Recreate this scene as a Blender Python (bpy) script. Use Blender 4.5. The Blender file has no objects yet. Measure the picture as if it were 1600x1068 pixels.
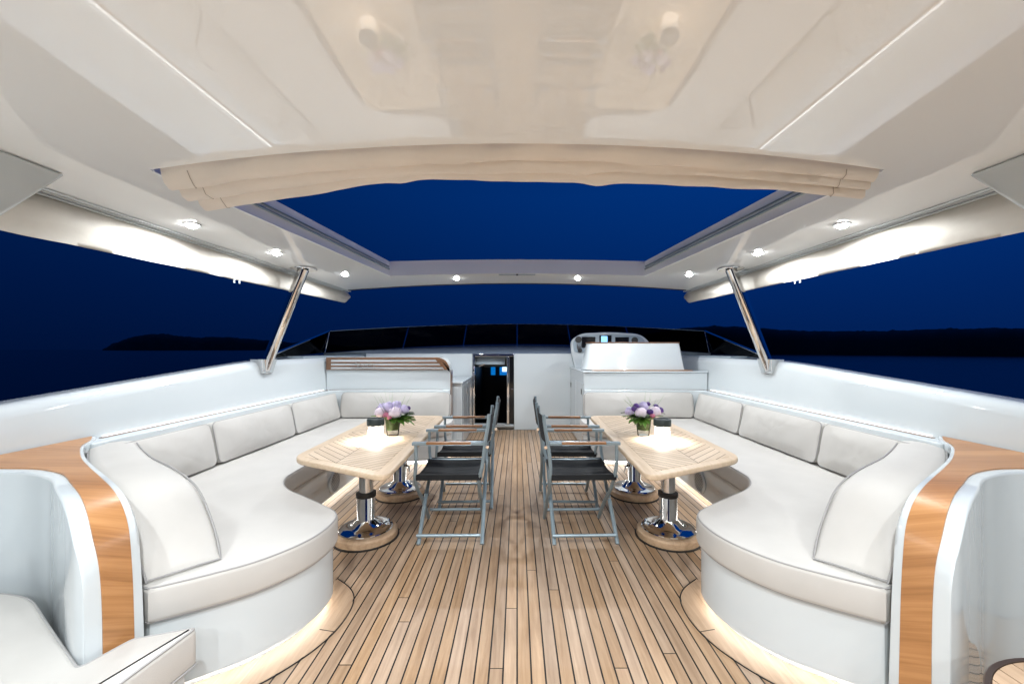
import bpy, bmesh, math, random
from mathutils import Vector, noise
random.seed(11)
scene = bpy.context.scene
COL = scene.collection
PI = math.pi

# ------------------------------------------------------------------ helpers
def wloc(o):
    v = Vector((0, 0, 0))
    while o is not None:
        v += o.location
        o = o.parent
    return v

def tag(o, label=None, cat=None, group=None, kind=None):
    if label: o['label'] = label
    if cat: o['category'] = cat
    if group: o['group'] = group
    if kind: o['kind'] = kind
    return o

def thing(name, label, cat, loc=(0, 0, 0), group=None):
    o = bpy.data.objects.new(name, None)
    o.empty_display_size = 0.1
    COL.objects.link(o)
    o.location = loc
    return tag(o, label, cat, group)

def copy_tree(o, parent=None):
    c = o.copy(); COL.objects.link(c); c.parent = parent
    for ch in list(o.children):
        copy_tree(ch, c)
    return c

def catmull(pts, n=6, closed=False):
    P = [Vector(p) for p in pts]
    out = []
    N = len(P)
    rng = range(N) if closed else range(N - 1)
    for i in rng:
        if closed:
            p0, p1, p2, p3 = P[(i - 1) % N], P[i], P[(i + 1) % N], P[(i + 2) % N]
        else:
            p1, p2 = P[i], P[i + 1]
            p0 = P[i - 1] if i > 0 else p1 * 2 - p2
            p3 = P[i + 2] if i + 2 < N else p2 * 2 - p1
        for k in range(n):
            t = k / n
            out.append(0.5 * ((2 * p1) + (p2 - p0) * t + (2 * p0 - 5 * p1 + 4 * p2 - p3) * t * t + (3 * p1 - p0 - 3 * p2 + p3) * t ** 3))
    if not closed:
        out.append(P[-1])
    return out

def round_poly(pts, r, n=6):
    out = []
    N = len(pts)
    for i in range(N):
        a, b, c = Vector(pts[i - 1]), Vector(pts[i]), Vector(pts[(i + 1) % N])
        rr = r[i] if isinstance(r, (list, tuple)) else r
        d1 = (a - b); d2 = (c - b)
        rr = min(rr, d1.length * 0.49, d2.length * 0.49)
        if rr < 1e-5:
            out.append(b); continue
        p1 = b + d1.normalized() * rr; p2 = b + d2.normalized() * rr
        for k in range(n + 1):
            t = k / n
            out.append((1 - t) ** 2 * p1 + 2 * t * (1 - t) * b + t * t * p2)
    return out

def offset(pts, d, closed=False):
    P = [Vector((p[0], p[1])) for p in pts]
    out = []
    N = len(P)
    for i in range(N):
        if closed:
            t = P[(i + 1) % N] - P[i - 1]
        else:
            t = P[min(i + 1, N - 1)] - P[max(i - 1, 0)]
        if t.length < 1e-9: t = Vector((1, 0))
        t.normalize()
        out.append(P[i] + Vector((-t.y, t.x)) * d)
    return out

class MB:
    def __init__(self):
        self.v = []; self.f = []; self.attr = []
    def add(self, verts, faces, a=None):
        b = len(self.v)
        self.v += [Vector(p) for p in verts]
        self.f += [tuple(i + b for i in f) for f in faces]
        self.attr += [a] * len(faces)
        return self
    def box(self, x0, x1, y0, y1, z0, z1, a=None):
        if x0 > x1: x0, x1 = x1, x0
        return self.add([(x0, y0, z0), (x1, y0, z0), (x1, y1, z0), (x0, y1, z0), (x0, y0, z1), (x1, y0, z1), (x1, y1, z1), (x0, y1, z1)],
                        [(0, 3, 2, 1), (4, 5, 6, 7), (0, 1, 5, 4), (1, 2, 6, 5), (2, 3, 7, 6), (3, 0, 4, 7)], a)
    def loft(self, rings, closed_ring=True, closed_path=False, caps=True, a=None):
        n = len(rings[0]); m = len(rings)
        verts = [p for r in rings for p in r]
        faces = []
        for i in range(m if closed_path else m - 1):
            j = (i + 1) % m
            for k in range(n if closed_ring else n - 1):
                l = (k + 1) % n
                faces.append((i * n + k, i * n + l, j * n + l, j * n + k))
        if caps and closed_ring and not closed_path:
            faces.append(tuple(range(n - 1, -1, -1)))
            faces.append(tuple((m - 1) * n + k for k in range(n)))
        return self.add(verts, faces, a)
    def tube(self, pts, r, n=10, closed=False, flat=1.0, a=None):
        P = [Vector(p) for p in pts]
        N = len(P)
        rings = []
        up = None
        for i in range(N):
            if closed: t = P[(i + 1) % N] - P[i - 1]
            else: t = P[min(i + 1, N - 1)] - P[max(i - 1, 0)]
            t.normalize()
            if up is None:
                up = Vector((0, 0, 1)) if abs(t.z) < 0.9 else Vector((1, 0, 0))
            u = (up - t * up.dot(t)).normalized()
            w = t.cross(u)
            up = u
            rr = r[i] if isinstance(r, (list, tuple)) else r
            rings.append([P[i] + (u * math.cos(2 * PI * k / n) * flat + w * math.sin(2 * PI * k / n)) * rr for k in range(n)])
        return self.loft(rings, True, closed, True, a)
    def lathe(self, prof, c=(0, 0, 0), n=32, sx=1, sy=1, a=None):
        c = Vector(c)
        rings = [[c + Vector((r * sx * math.cos(2 * PI * k / n), r * sy * math.sin(2 * PI * k / n), z)) for k in range(n)] for r, z in prof]
        return self.loft(rings, True, False, True, a)
    def disc_x(self, *args): pass
    def prism(self, outline, z0, z1, a=None):
        n = len(outline)
        v = [(p[0], p[1], z0) for p in outline] + [(p[0], p[1], z1) for p in outline]
        f = [tuple(range(n - 1, -1, -1)), tuple(range(n, 2 * n))]
        f += [(i, (i + 1) % n, n + (i + 1) % n, n + i) for i in range(n)]
        return self.add(v, f, a)
    def prism_y(self, outline, y0, y1, a=None):
        n = len(outline)
        v = [(p[0], y0, p[1]) for p in outline] + [(p[0], y1, p[1]) for p in outline]
        f = [tuple(range(n - 1, -1, -1)), tuple(range(n, 2 * n))]
        f += [(i, (i + 1) % n, n + (i + 1) % n, n + i) for i in range(n)]
        return self.add(v, f, a)
    def prism_x(self, outline, x0, x1, a=None):
        n = len(outline)
        v = [(x0, p[0], p[1]) for p in outline] + [(x1, p[0], p[1]) for p in outline]
        f = [tuple(range(n - 1, -1, -1)), tuple(range(n, 2 * n))]
        f += [(i, (i + 1) % n, n + (i + 1) % n, n + i) for i in range(n)]
        return self.add(v, f, a)
    def build(self, name, mat, parent=None, bevel=0, seg=2, ang=35, mirror=1, weld=True, thick=0, bevel_ang=40, recalc=True, wn=False):
        bm = bmesh.new()
        lay = bm.loops.layers.float_color.new('tint') if any(x is not None for x in self.attr) else None
        vs = [bm.verts.new((p.x * mirror, p.y, p.z)) for p in self.v]
        for f, a in zip(self.f, self.attr):
            try: fc = bm.faces.new([vs[i] for i in f])
            except ValueError: continue
            if lay and a is not None:
                for l in fc.loops: l[lay] = a
        if weld: bmesh.ops.remove_doubles(bm, verts=bm.verts, dist=1e-5)
        if recalc: bmesh.ops.recalc_face_normals(bm, faces=bm.faces)
        if thick:
            g = bmesh.ops.solidify(bm, geom=bm.faces[:], thickness=thick)
            bmesh.ops.recalc_face_normals(bm, faces=bm.faces)
        if bevel:
            es = [e for e in bm.edges if len(e.link_faces) == 2 and e.calc_face_angle(0) > math.radians(bevel_ang)]
            bmesh.ops.bevel(bm, geom=es, offset=bevel, segments=seg, affect='EDGES', profile=0.5, clamp_overlap=True)
        lim = math.radians(ang)
        for e in bm.edges:
            e.smooth = not (len(e.link_faces) == 2 and e.calc_face_angle(0) > lim)
        for f in bm.faces: f.smooth = True
        me = bpy.data.meshes.new(name)
        if parent is not None:
            off = wloc(parent)
        else:
            xs = [v.co.x for v in bm.verts]; ys = [v.co.y for v in bm.verts]; zs = [v.co.z for v in bm.verts]
            off = Vector(((min(xs) + max(xs)) / 2, (min(ys) + max(ys)) / 2, min(zs)))
        bmesh.ops.translate(bm, verts=bm.verts, vec=-off)
        bm.to_mesh(me); bm.free()
        o = bpy.data.objects.new(name, me)
        me.materials.append(mat)
        COL.objects.link(o)
        if parent is not None: o.parent = parent
        else: o.location = off
        if wn or bevel:
            md = o.modifiers.new('weighted_normals', 'WEIGHTED_NORMAL'); md.keep_sharp = True; md.weight = 60
        return o

# ------------------------------------------------------------------ materials
def nodes(name):
    m = bpy.data.materials.new(name); m.use_nodes = True
    nt = m.node_tree
    return m, nt, nt.nodes['Principled BSDF'], nt.links

def mat(name, col, rough=0.5, metal=0.0, coat=0.0, var=0.0, vscale=6, bump=0.0, bscale=200, trans=0.0, ior=1.5, emit=None, estr=0, rvar=0.0, stretch=(1, 1, 1)):
    m, nt, b, L = nodes(name)
    b.inputs['Base Color'].default_value = (*col, 1)
    b.inputs['Roughness'].default_value = rough
    b.inputs['Metallic'].default_value = metal
    b.inputs['Coat Weight'].default_value = coat
    b.inputs['Coat Roughness'].default_value = 0.03
    b.inputs['IOR'].default_value = ior
    b.inputs['Transmission Weight'].default_value = trans
    if emit:
        b.inputs['Emission Color'].default_value = (*emit, 1)
        b.inputs['Emission Strength'].default_value = estr
    tc = nt.nodes.new('ShaderNodeTexCoord')
    mp = nt.nodes.new('ShaderNodeMapping'); mp.inputs['Scale'].default_value = stretch
    L.new(tc.outputs['Object'], mp.inputs['Vector'])
    if var:
        n = nt.nodes.new('ShaderNodeTexNoise'); n.inputs['Scale'].default_value = vscale; n.inputs['Detail'].default_value = 5
        L.new(mp.outputs['Vector'], n.inputs['Vector'])
        r = nt.nodes.new('ShaderNodeValToRGB')
        r.color_ramp.elements[0].position = 0.3; r.color_ramp.elements[1].position = 0.7
        r.color_ramp.elements[0].color = (*[c * (1 - var) for c in col], 1)
        r.color_ramp.elements[1].color = (*[min(1, c * (1 + var * 0.6)) for c in col], 1)
        L.new(n.outputs['Fac'], r.inputs['Fac']); L.new(r.outputs['Color'], b.inputs['Base Color'])
    if rvar:
        n3 = nt.nodes.new('ShaderNodeTexNoise'); n3.inputs['Scale'].default_value = 3; n3.inputs['Detail'].default_value = 6
        L.new(mp.outputs['Vector'], n3.inputs['Vector'])
        mr = nt.nodes.new('ShaderNodeMapRange'); mr.inputs['To Min'].default_value = max(0, rough - rvar); mr.inputs['To Max'].default_value = rough + rvar
        L.new(n3.outputs['Fac'], mr.inputs['Value']); L.new(mr.outputs['Result'], b.inputs['Roughness'])
    if bump:
        n2 = nt.nodes.new('ShaderNodeTexNoise'); n2.inputs['Scale'].default_value = bscale; n2.inputs['Detail'].default_value = 3
        L.new(mp.outputs['Vector'], n2.inputs['Vector'])
        bp = nt.nodes.new('ShaderNodeBump'); bp.inputs['Strength'].default_value = bump; bp.inputs['Distance'].default_value = 0.01
        L.new(n2.outputs['Fac'], bp.inputs['Height']); L.new(bp.outputs['Normal'], b.inputs['Normal'])
    return m

def wood(name, c0, c1, stretch, rough=0.4, coat=0.0, scale=3.0, tint=False, bump=0.02):
    m, nt, b, L = nodes(name)
    tc = nt.nodes.new('ShaderNodeTexCoord')
    mp = nt.nodes.new('ShaderNodeMapping'); mp.inputs['Scale'].default_value = stretch
    L.new(tc.outputs['Object'], mp.inputs['Vector'])
    vec = mp.outputs['Vector']
    if tint:
        at = nt.nodes.new('ShaderNodeAttribute'); at.attribute_name = 'tint'
        sep = nt.nodes.new('ShaderNodeSeparateColor'); L.new(at.outputs['Color'], sep.inputs['Color'])
        comb = nt.nodes.new('ShaderNodeCombineXYZ')
        mu = nt.nodes.new('ShaderNodeMath'); mu.operation = 'MULTIPLY'; mu.inputs[1].default_value = 40
        L.new(sep.outputs['Green'], mu.inputs[0]); L.new(mu.outputs[0], comb.inputs['X']); L.new(mu.outputs[0], comb.inputs['Z'])
        ad = nt.nodes.new('ShaderNodeVectorMath'); ad.operation = 'ADD'
        L.new(vec, ad.inputs[0]); L.new(comb.outputs['Vector'], ad.inputs[1]); vec = ad.outputs['Vector']
    n = nt.nodes.new('ShaderNodeTexNoise'); n.inputs['Scale'].default_value = scale; n.inputs['Detail'].default_value = 7; n.inputs['Roughness'].default_value = 0.62; n.inputs['Distortion'].default_value = 0.6
    L.new(vec, n.inputs['Vector'])
    r = nt.nodes.new('ShaderNodeValToRGB')
    r.color_ramp.elements[0].position = 0.32; r.color_ramp.elements[1].position = 0.68
    r.color_ramp.elements[0].color = (*c0, 1); r.color_ramp.elements[1].color = (*c1, 1)
    L.new(n.outputs['Fac'], r.inputs['Fac'])
    out = r.outputs['Color']
    if tint:
        hsv = nt.nodes.new('ShaderNodeHueSaturation')
        mr = nt.nodes.new('ShaderNodeMapRange'); mr.inputs['To Min'].default_value = 0.86; mr.inputs['To Max'].default_value = 1.08
        L.new(sep.outputs['Red'], mr.inputs['Value']); L.new(mr.outputs['Result'], hsv.inputs['Value'])
        mr2 = nt.nodes.new('ShaderNodeMapRange'); mr2.inputs['To Min'].default_value = 0.8; mr2.inputs['To Max'].default_value = 1.1
        L.new(sep.outputs['Blue'], mr2.inputs['Value']); L.new(mr2.outputs['Result'], hsv.inputs['Saturation'])
        L.new(out, hsv.inputs['Color']); out = hsv.outputs['Color']
        st = nt.nodes.new('ShaderNodeTexNoise'); st.inputs['Scale'].default_value = 2.3; st.inputs['Detail'].default_value = 8; st.inputs['Roughness'].default_value = 0.7
        L.new(tc.outputs['Object'], st.inputs['Vector'])
        sr = nt.nodes.new('ShaderNodeValToRGB'); sr.color_ramp.elements[0].position = 0.36; sr.color_ramp.elements[1].position = 0.56
        sr.color_ramp.elements[0].color = (0.94, 0.93, 0.92, 1); sr.color_ramp.elements[1].color = (1, 1, 1, 1)
        L.new(st.outputs['Fac'], sr.inputs['Fac'])
        ml = nt.nodes.new('ShaderNodeMix'); ml.data_type = 'RGBA'; ml.blend_type = 'MULTIPLY'; ml.inputs['Factor'].default_value = 1
        L.new(out, ml.inputs[6]); L.new(sr.outputs['Color'], ml.inputs[7]); out = ml.outputs[2]
    L.new(out, b.inputs['Base Color'])
    b.inputs['Roughness'].default_value = rough
    b.inputs['Coat Weight'].default_value = coat; b.inputs['Coat Roughness'].default_value = 0.08
    bp = nt.nodes.new('ShaderNodeBump'); bp.inputs['Strength'].default_value = bump * 5; bp.inputs['Distance'].default_value = 0.004
    L.new(n.outputs['Fac'], bp.inputs['Height']); L.new(bp.outputs['Normal'], b.inputs['Normal'])
    return m

def veneer():
    m, nt, b, L = nodes('varnished_teak')
    tc = nt.nodes.new('ShaderNodeTexCoord')
    def dot(vx):
        d = nt.nodes.new('ShaderNodeVectorMath'); d.operation = 'DOT_PRODUCT'; d.inputs[1].default_value = vx
        L.new(tc.outputs['Object'], d.inputs[0]); return d.outputs['Value']
    def nz(lo, hi, sc, det):
        c = nt.nodes.new('ShaderNodeCombineXYZ'); L.new(dot(lo), c.inputs['X']); L.new(dot(hi), c.inputs['Y'])
        n = nt.nodes.new('ShaderNodeTexNoise'); n.inputs['Scale'].default_value = sc; n.inputs['Detail'].default_value = det; n.inputs['Distortion'].default_value = 0.15
        L.new(c.outputs['Vector'], n.inputs['Vector']); return n.outputs['Fac']
    a = nz((0.5, 0.9, 0.0), (0.25, 4.5, 7.0), 1.6, 4)
    f = nz((1.5, 3.0, 0.0), (2.0, 50, 80), 1.2, 5)
    ad = nt.nodes.new('ShaderNodeMath'); ad.operation = 'MULTIPLY_ADD'; L.new(f, ad.inputs[0]); ad.inputs[1].default_value = 0.62; L.new(a, ad.inputs[2])
    r = nt.nodes.new('ShaderNodeValToRGB')
    r.color_ramp.elements[0].position = 0.58; r.color_ramp.elements[1].position = 1.0
    r.color_ramp.elements[0].color = (0.27, 0.12, 0.042, 1); r.color_ramp.elements[1].color = (0.45, 0.225, 0.09, 1)
    e = r.color_ramp.elements.new(0.78); e.color = (0.355, 0.165, 0.06, 1)
    L.new(ad.outputs[0], r.inputs['Fac']); L.new(r.outputs['Color'], b.inputs['Base Color'])
    b.inputs['Roughness'].default_value = 0.36; b.inputs['Coat Weight'].default_value = 0.1; b.inputs['Coat Roughness'].default_value = 0.2
    return m

M = {}
M['gel'] = mat('white_gelcoat', (0.53, 0.572, 0.59), 0.07, coat=0.2, bump=0.008, bscale=2.2, rvar=0.03)
M['ceil'] = mat('glossy_ceiling_gelcoat', (0.925, 0.955, 0.97), 0.004, coat=0.0, bump=0.003, bscale=2.5, ior=2.0)
M['grey'] = mat('grey_gelcoat', (0.30, 0.36, 0.41), 0.2, coat=0.2, var=0.08)
M['fabric'] = mat('ivory_upholstery', (0.465, 0.45, 0.425), 0.62, var=0.05, vscale=5, bump=0.10, bscale=420)
M['piping'] = mat('grey_piping', (0.29, 0.285, 0.28), 0.7)
M['curtain'] = mat('beige_curtain_cloth', (0.82, 0.755, 0.68), 0.85, var=0.06, vscale=4, bump=0.15, bscale=300)
M['valance'] = mat('cream_awning_cloth', (0.50, 0.475, 0.43), 0.8, var=0.09, vscale=6, bump=0.2, bscale=14)
M['chrome'] = mat('polished_steel', (0.76, 0.76, 0.76), 0.035, metal=1.0, rvar=0.02)
M['paint'] = mat('blue_grey_metal', (0.25, 0.32, 0.36), 0.32, metal=0.25, var=0.08, bump=0.03, bscale=300)
M['black'] = mat('black_mesh_cloth', (0.007, 0.009, 0.011), 0.85, var=0.15, bump=0.3, bscale=700)
M['rubber'] = mat('black_rubber', (0.012, 0.012, 0.012), 0.5)
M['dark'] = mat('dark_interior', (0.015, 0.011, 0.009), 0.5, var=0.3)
M['cap'] = mat('dark_green_lamp_cap', (0.016, 0.028, 0.027), 0.4, var=0.2)
M['teak_deck'] = wood('teak_deck_planks', (0.305, 0.197, 0.118), (0.445, 0.308, 0.196), (14, 0.8, 14), 0.5, scale=3.0, tint=True)
M['teak_cap'] = veneer()
M['teak_trim'] = wood('teak_trim', (0.105, 0.05, 0.026), (0.19, 0.095, 0.048), (4, 20, 20), 0.3, coat=0.4)
M['teak_arm'] = wood('teak_armrest', (0.22, 0.10, 0.04), (0.36, 0.18, 0.08), (2, 22, 22), 0.4)
M['teak_table'] = wood('pale_teak', (0.48, 0.36, 0.24), (0.60, 0.47, 0.335), (12, 1.5, 12), 0.45, scale=3)
M['rim'] = mat('dark_brown_rim', (0.035, 0.022, 0.015), 0.35, var=0.2)
M['seam'] = mat('beige_stitching', (0.38, 0.32, 0.27), 0.8)
M['teak_foot'] = wood('teak_foot', (0.36, 0.24, 0.145), (0.50, 0.35, 0.225), (12, 1.5, 12), 0.45, scale=3)
M['lining'] = mat('leaf_wrap', (0.06, 0.10, 0.02), 0.5, var=0.5, vscale=40)
M['caulk'] = mat('black_caulking', (0.012, 0.011, 0.010), 0.6)
M['led'] = mat('led_strip', (0.9, 0.9, 0.9), 0.5, emit=(1.0, 0.98, 0.95), estr=1.3)
M['led_floor'] = mat('led_floor_strip', (0.9, 0.9, 0.9), 0.5, emit=(1.0, 0.965, 0.92), estr=13)
M['lens'] = mat('downlight_lens', (0.9, 0.9, 0.9), 0.3, emit=(1.0, 0.98, 0.95), estr=60)
M['lamp_glow'] = mat('lamp_led', (0.9, 0.9, 0.9), 0.3, emit=(1.0, 0.94, 0.84), estr=35)
M['screen'] = mat('lit_blue_screen', (0.02, 0.05, 0.1), 0.2, emit=(0.25, 0.6, 1.0), estr=1.6)
M['screen_blue'] = mat('blue_lit_pane', (0.0, 0.05, 0.15), 0.3, emit=(0.0, 0.16, 0.55), estr=0.9)
M['screen_white'] = mat('white_lit_pane', (0.5, 0.6, 0.7), 0.3, emit=(0.6, 0.85, 1.0), estr=1.6)
M['black_gloss'] = mat('black_glass_panel', (0.008, 0.008, 0.009), 0.08)
M['hill'] = mat('night_woodland', (0.010, 0.014, 0.012), 0.95, var=0.5, vscale=0.02)
M['leaf'] = mat('green_leaf', (0.10, 0.22, 0.03), 0.45, var=0.45, vscale=30)
M['leaf_dark'] = mat('dark_leaf', (0.02, 0.05, 0.02), 0.4, var=0.3, vscale=30)
M['fl_white'] = mat('pale_lilac_petal', (0.86, 0.74, 0.84), 0.6, var=0.10, vscale=40)
M['fl_lilac'] = mat('lilac_petal', (0.62, 0.55, 0.78), 0.6, var=0.2, vscale=40)
M['fl_purple'] = mat('purple_petal', (0.09, 0.03, 0.22), 0.55, var=0.3, vscale=40)
M['fl_pink'] = mat('pink_petal', (0.62, 0.20, 0.30), 0.6, var=0.2, vscale=40)

def glass_mat(name, col, rough=0.0, tintmix=None):
    m, nt, b, L = nodes(name)
    if tintmix is None:
        b.inputs['Base Color'].default_value = (*col, 1); b.inputs['Roughness'].default_value = rough
        b.inputs['Transmission Weight'].default_value = 1.0; b.inputs['IOR'].default_value = 1.35
        return m
    tr = nt.nodes.new('ShaderNodeBsdfTransparent'); tr.inputs['Color'].default_value = (*col, 1)
    gl = nt.nodes.new('ShaderNodeBsdfGlossy'); gl.inputs['Roughness'].default_value = 0.02
    fr = nt.nodes.new('ShaderNodeFresnel'); fr.inputs['IOR'].default_value = tintmix
    mx = nt.nodes.new('ShaderNodeMixShader')
    L.new(fr.outputs['Fac'], mx.inputs['Fac']); L.new(tr.outputs['BSDF'], mx.inputs[1]); L.new(gl.outputs['BSDF'], mx.inputs[2])
    L.new(mx.outputs['Shader'], nt.nodes['Material Output'].inputs['Surface'])
    return m
M['glass'] = glass_mat('clear_glass', (0.96, 0.97, 0.96), tintmix=1.2)
M['tint'] = glass_mat('dark_tinted_glass', (0.10, 0.11, 0.14), tintmix=1.10)
def frost_mat():
    m, nt, b, L = nodes('frosted_lamp_glass')
    tr = nt.nodes.new('ShaderNodeBsdfTransparent'); tl = nt.nodes.new('ShaderNodeBsdfTranslucent'); tl.inputs['Color'].default_value = (0.95, 0.94, 0.92, 1)
    mx = nt.nodes.new('ShaderNodeMixShader'); mx.inputs['Fac'].default_value = 0.16
    L.new(tr.outputs['BSDF'], mx.inputs[1]); L.new(tl.outputs['BSDF'], mx.inputs[2])
    L.new(mx.outputs['Shader'], nt.nodes['Material Output'].inputs['Surface'])
    return m
M['frost'] = frost_mat()
M['smoke'] = glass_mat('smoked_glass', (0.08, 0.08, 0.09), tintmix=1.45)

def slat_material():
    m, nt, b, L = nodes('teak_slats_in_chevrons')
    N = nt.nodes.new
    tc = N('ShaderNodeTexCoord'); sp = N('ShaderNodeSeparateXYZ'); L.new(tc.outputs['Object'], sp.inputs['Vector'])
    def math_(op, a, bb=None, c=None):
        n = N('ShaderNodeMath'); n.operation = op
        for i, x in enumerate((a, bb, c)):
            if x is None: continue
            if isinstance(x, (int, float)): n.inputs[i].default_value = x
            else: L.new(x, n.inputs[i])
        return n.outputs[0]
    ax = math_('ABSOLUTE', sp.outputs['X']); ay = math_('ABSOLUTE', sp.outputs['Y'])
    f = math_('DIVIDE', math_('ADD', ax, ay), 0.066)
    fr = math_('FRACT', f); fl = math_('FLOOR', f)
    g1 = math_('LESS_THAN', fr, 0.10)
    g2 = math_('LESS_THAN', ax, 0.0022); g3 = math_('LESS_THAN', ay, 0.0022)
    g = math_('MAXIMUM', g1, math_('MAXIMUM', g2, g3))
    # quadrant id for slat tone
    sx = math_('GREATER_THAN', sp.outputs['X'], 0); sy = math_('GREATER_THAN', sp.outputs['Y'], 0)
    idv = math_('ADD', fl, math_('ADD', math_('MULTIPLY', sx, 57.3), math_('MULTIPLY', sy, 131.7)))
    wn = N('ShaderNodeTexWhiteNoise'); wn.noise_dimensions = '1D'; L.new(idv, wn.inputs['W'])
    # grain along the slat: stretch (|x|-|y|)
    d = math_('SUBTRACT', ax, ay)
    cb = N('ShaderNodeCombineXYZ'); L.new(math_('MULTIPLY', f, 4.0), cb.inputs['X']); L.new(math_('MULTIPLY', d, 6.0), cb.inputs['Y']); L.new(idv, cb.inputs['Z'])
    nz = N('ShaderNodeTexNoise'); nz.inputs['Scale'].default_value = 1.5; nz.inputs['Detail'].default_value = 6; L.new(cb.outputs['Vector'], nz.inputs['Vector'])
    mixv = math_('ADD', math_('MULTIPLY', nz.outputs['Fac'], 0.6), math_('MULTIPLY', wn.outputs['Value'], 0.4))
    r = N('ShaderNodeValToRGB'); r.color_ramp.elements[0].position = 0.25; r.color_ramp.elements[1].position = 0.75
    r.color_ramp.elements[0].color = (0.47, 0.35, 0.235, 1); r.color_ramp.elements[1].color = (0.61, 0.48, 0.345, 1)
    L.new(mixv, r.inputs['Fac'])
    mx = N('ShaderNodeMix'); mx.data_type = 'RGBA'
    L.new(g, mx.inputs['Factor']); L.new(r.outputs['Color'], mx.inputs[6]); mx.inputs[7].default_value = (0.07, 0.04, 0.022, 1)
    L.new(mx.outputs[2], b.inputs['Base Color'])
    b.inputs['Roughness'].default_value = 0.5
    bp = N('ShaderNodeBump'); bp.inputs['Strength'].default_value = 0.5; bp.inputs['Distance'].default_value = 0.003; bp.invert = True
    L.new(g, bp.inputs['Height']); L.new(bp.outputs['Normal'], b.inputs['Normal'])
    return m
M['slats'] = slat_material()

def sea_material():
    m, nt, b, L = nodes('night_sea')
    b.inputs['Base Color'].default_value = (0.002, 0.006, 0.016, 1); b.inputs['Roughness'].default_value = 0.2; b.inputs['IOR'].default_value = 1.33; b.inputs['Specular IOR Level'].default_value = 0.35
    tc = nt.nodes.new('ShaderNodeTexCoord'); n = nt.nodes.new('ShaderNodeTexNoise'); n.inputs['Scale'].default_value = 0.35; n.inputs['Detail'].default_value = 4
    mp = nt.nodes.new('ShaderNodeMapping'); mp.inputs['Scale'].default_value = (1, 2.0, 1)
    L.new(tc.outputs['Object'], mp.inputs['Vector']); L.new(mp.outputs['Vector'], n.inputs['Vector'])
    bp = nt.nodes.new('ShaderNodeBump'); bp.inputs['Strength'].default_value = 0.5; bp.inputs['Distance'].default_value = 0.4
    L.new(n.outputs['Fac'], bp.inputs['Height']); L.new(bp.outputs['Normal'], b.inputs['Normal'])
    return m
M['sea'] = sea_material()

# ------------------------------------------------------------------ world (dusk sky)
w = bpy.data.worlds.new('World'); scene.world = w; w.use_nodes = True
nt = w.node_tree; L = nt.links
bg = nt.nodes['Background']
tc = nt.nodes.new('ShaderNodeTexCoord'); sp = nt.nodes.new('ShaderNodeSeparateXYZ')
L.new(tc.outputs['Generated'], sp.inputs['Vector'])
rp = nt.nodes.new('ShaderNodeValToRGB')
E = rp.color_ramp.elements
E[0].position = 0.0; E[0].color = (0.0004, 0.0085, 0.055, 1)
E[1].position = 1.0; E[1].color = (0.0006, 0.024, 0.13, 1)
e = E.new(0.12); e.color = (0.0003, 0.0125, 0.082, 1)
e = E.new(0.35); e.color = (0.0003, 0.0225, 0.138, 1)
L.new(sp.outputs['Z'], rp.inputs['Fac'])
mr = nt.nodes.new('ShaderNodeMapRange'); mr.inputs['From Min'].default_value = -0.8; mr.inputs['From Max'].default_value = 0.7
mr.inputs['To Min'].default_value = 0.62; mr.inputs['To Max'].default_value = 1.4
L.new(sp.outputs['X'], mr.inputs['Value']); L.new(mr.outputs['Result'], bg.inputs['Strength'])
L.new(rp.outputs['Color'], bg.inputs['Color'])

# ------------------------------------------------------------------ camera
cam = bpy.data.cameras.new('camera'); co = bpy.data.objects.new('camera', cam); COL.objects.link(co)
co.location = (0, 0, 1.30); co.rotation_euler = (PI / 2, 0, 0)
cam.lens = 14.0; cam.sensor_width = 36; cam.shift_x = -8 / 1600; cam.shift_y = 12 / 1600
cam.clip_start = 0.03; cam.clip_end = 60000
scene.camera = co
scene.view_settings.view_transform = 'Standard'; scene.view_settings.look = 'None'
scene.view_settings.exposure = 0.13; scene.view_settings.gamma = 1.0
scene.cycles.max_bounces = 10; scene.cycles.diffuse_bounces = 5; scene.cycles.glossy_bounces = 5
scene.cycles.transparent_max_bounces = 10; scene.cycles.sample_clamp_indirect = 4.0
scene.cycles.caustics_reflective = False; scene.cycles.caustics_refractive = False

# ------------------------------------------------------------------ sea, hills
SEA = -5.0
mb = MB(); mb.add([(-30000, -30000, SEA), (30000, -30000, SEA), (30000, 30000, SEA), (-30000, 30000, SEA)], [(0, 1, 2, 3)])
tag(mb.build('sea', M['sea']), 'dark blue calm sea around the yacht', 'sea', kind='structure')

def hill(name, pts, depth, dist_, rough, seed, label):
    """pts: (x, y, height above sea) along the shore; the hill rises behind it"""
    P = catmull(pts, 24)
    rows = [0.0, 0.04, 0.12, 0.3, 0.6, 1.0]
    prof = [0.0, 0.55, 0.82, 1.0, 0.8, 0.0]
    mbh = MB(); rings = []
    for i, p in enumerate(P):
        d = Vector((p.x, p.y, 0)).normalized()
        ring = []
        for r_, h_ in zip(rows, prof):
            q = Vector((p.x, p.y, 0)) + d * depth * r_
            h = p.z * h_
            if 0 < h_: h += rough * (noise.noise(Vector((q.x / (rough * 9), q.y / (rough * 9), seed))) + 0.6 * noise.noise(Vector((q.x / (rough * 2.5), q.y / (rough * 2.5), seed + 9))) + 0.25 * random.uniform(-1, 1)) * min(1, p.z / (rough * 4))
            ring.append((q.x, q.y, SEA - 0.5 + max(h, 0)))
        rings.append(ring)
    mbh.loft(rings, closed_ring=False)
    o = mbh.build(name, M['hill'], ang=180)
    return tag(o, label, 'hill', kind='structure')
def at_u(u, dist):
    k = (u - 808) / 622.2
    y = dist / math.sqrt(1 + k * k)
    return (k * y, y)
def hp(u, v_top, dist):
    x, y = at_u(u, dist)
    return (x, y, (546 - v_top) / 622.2 * y + 6.3)
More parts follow.
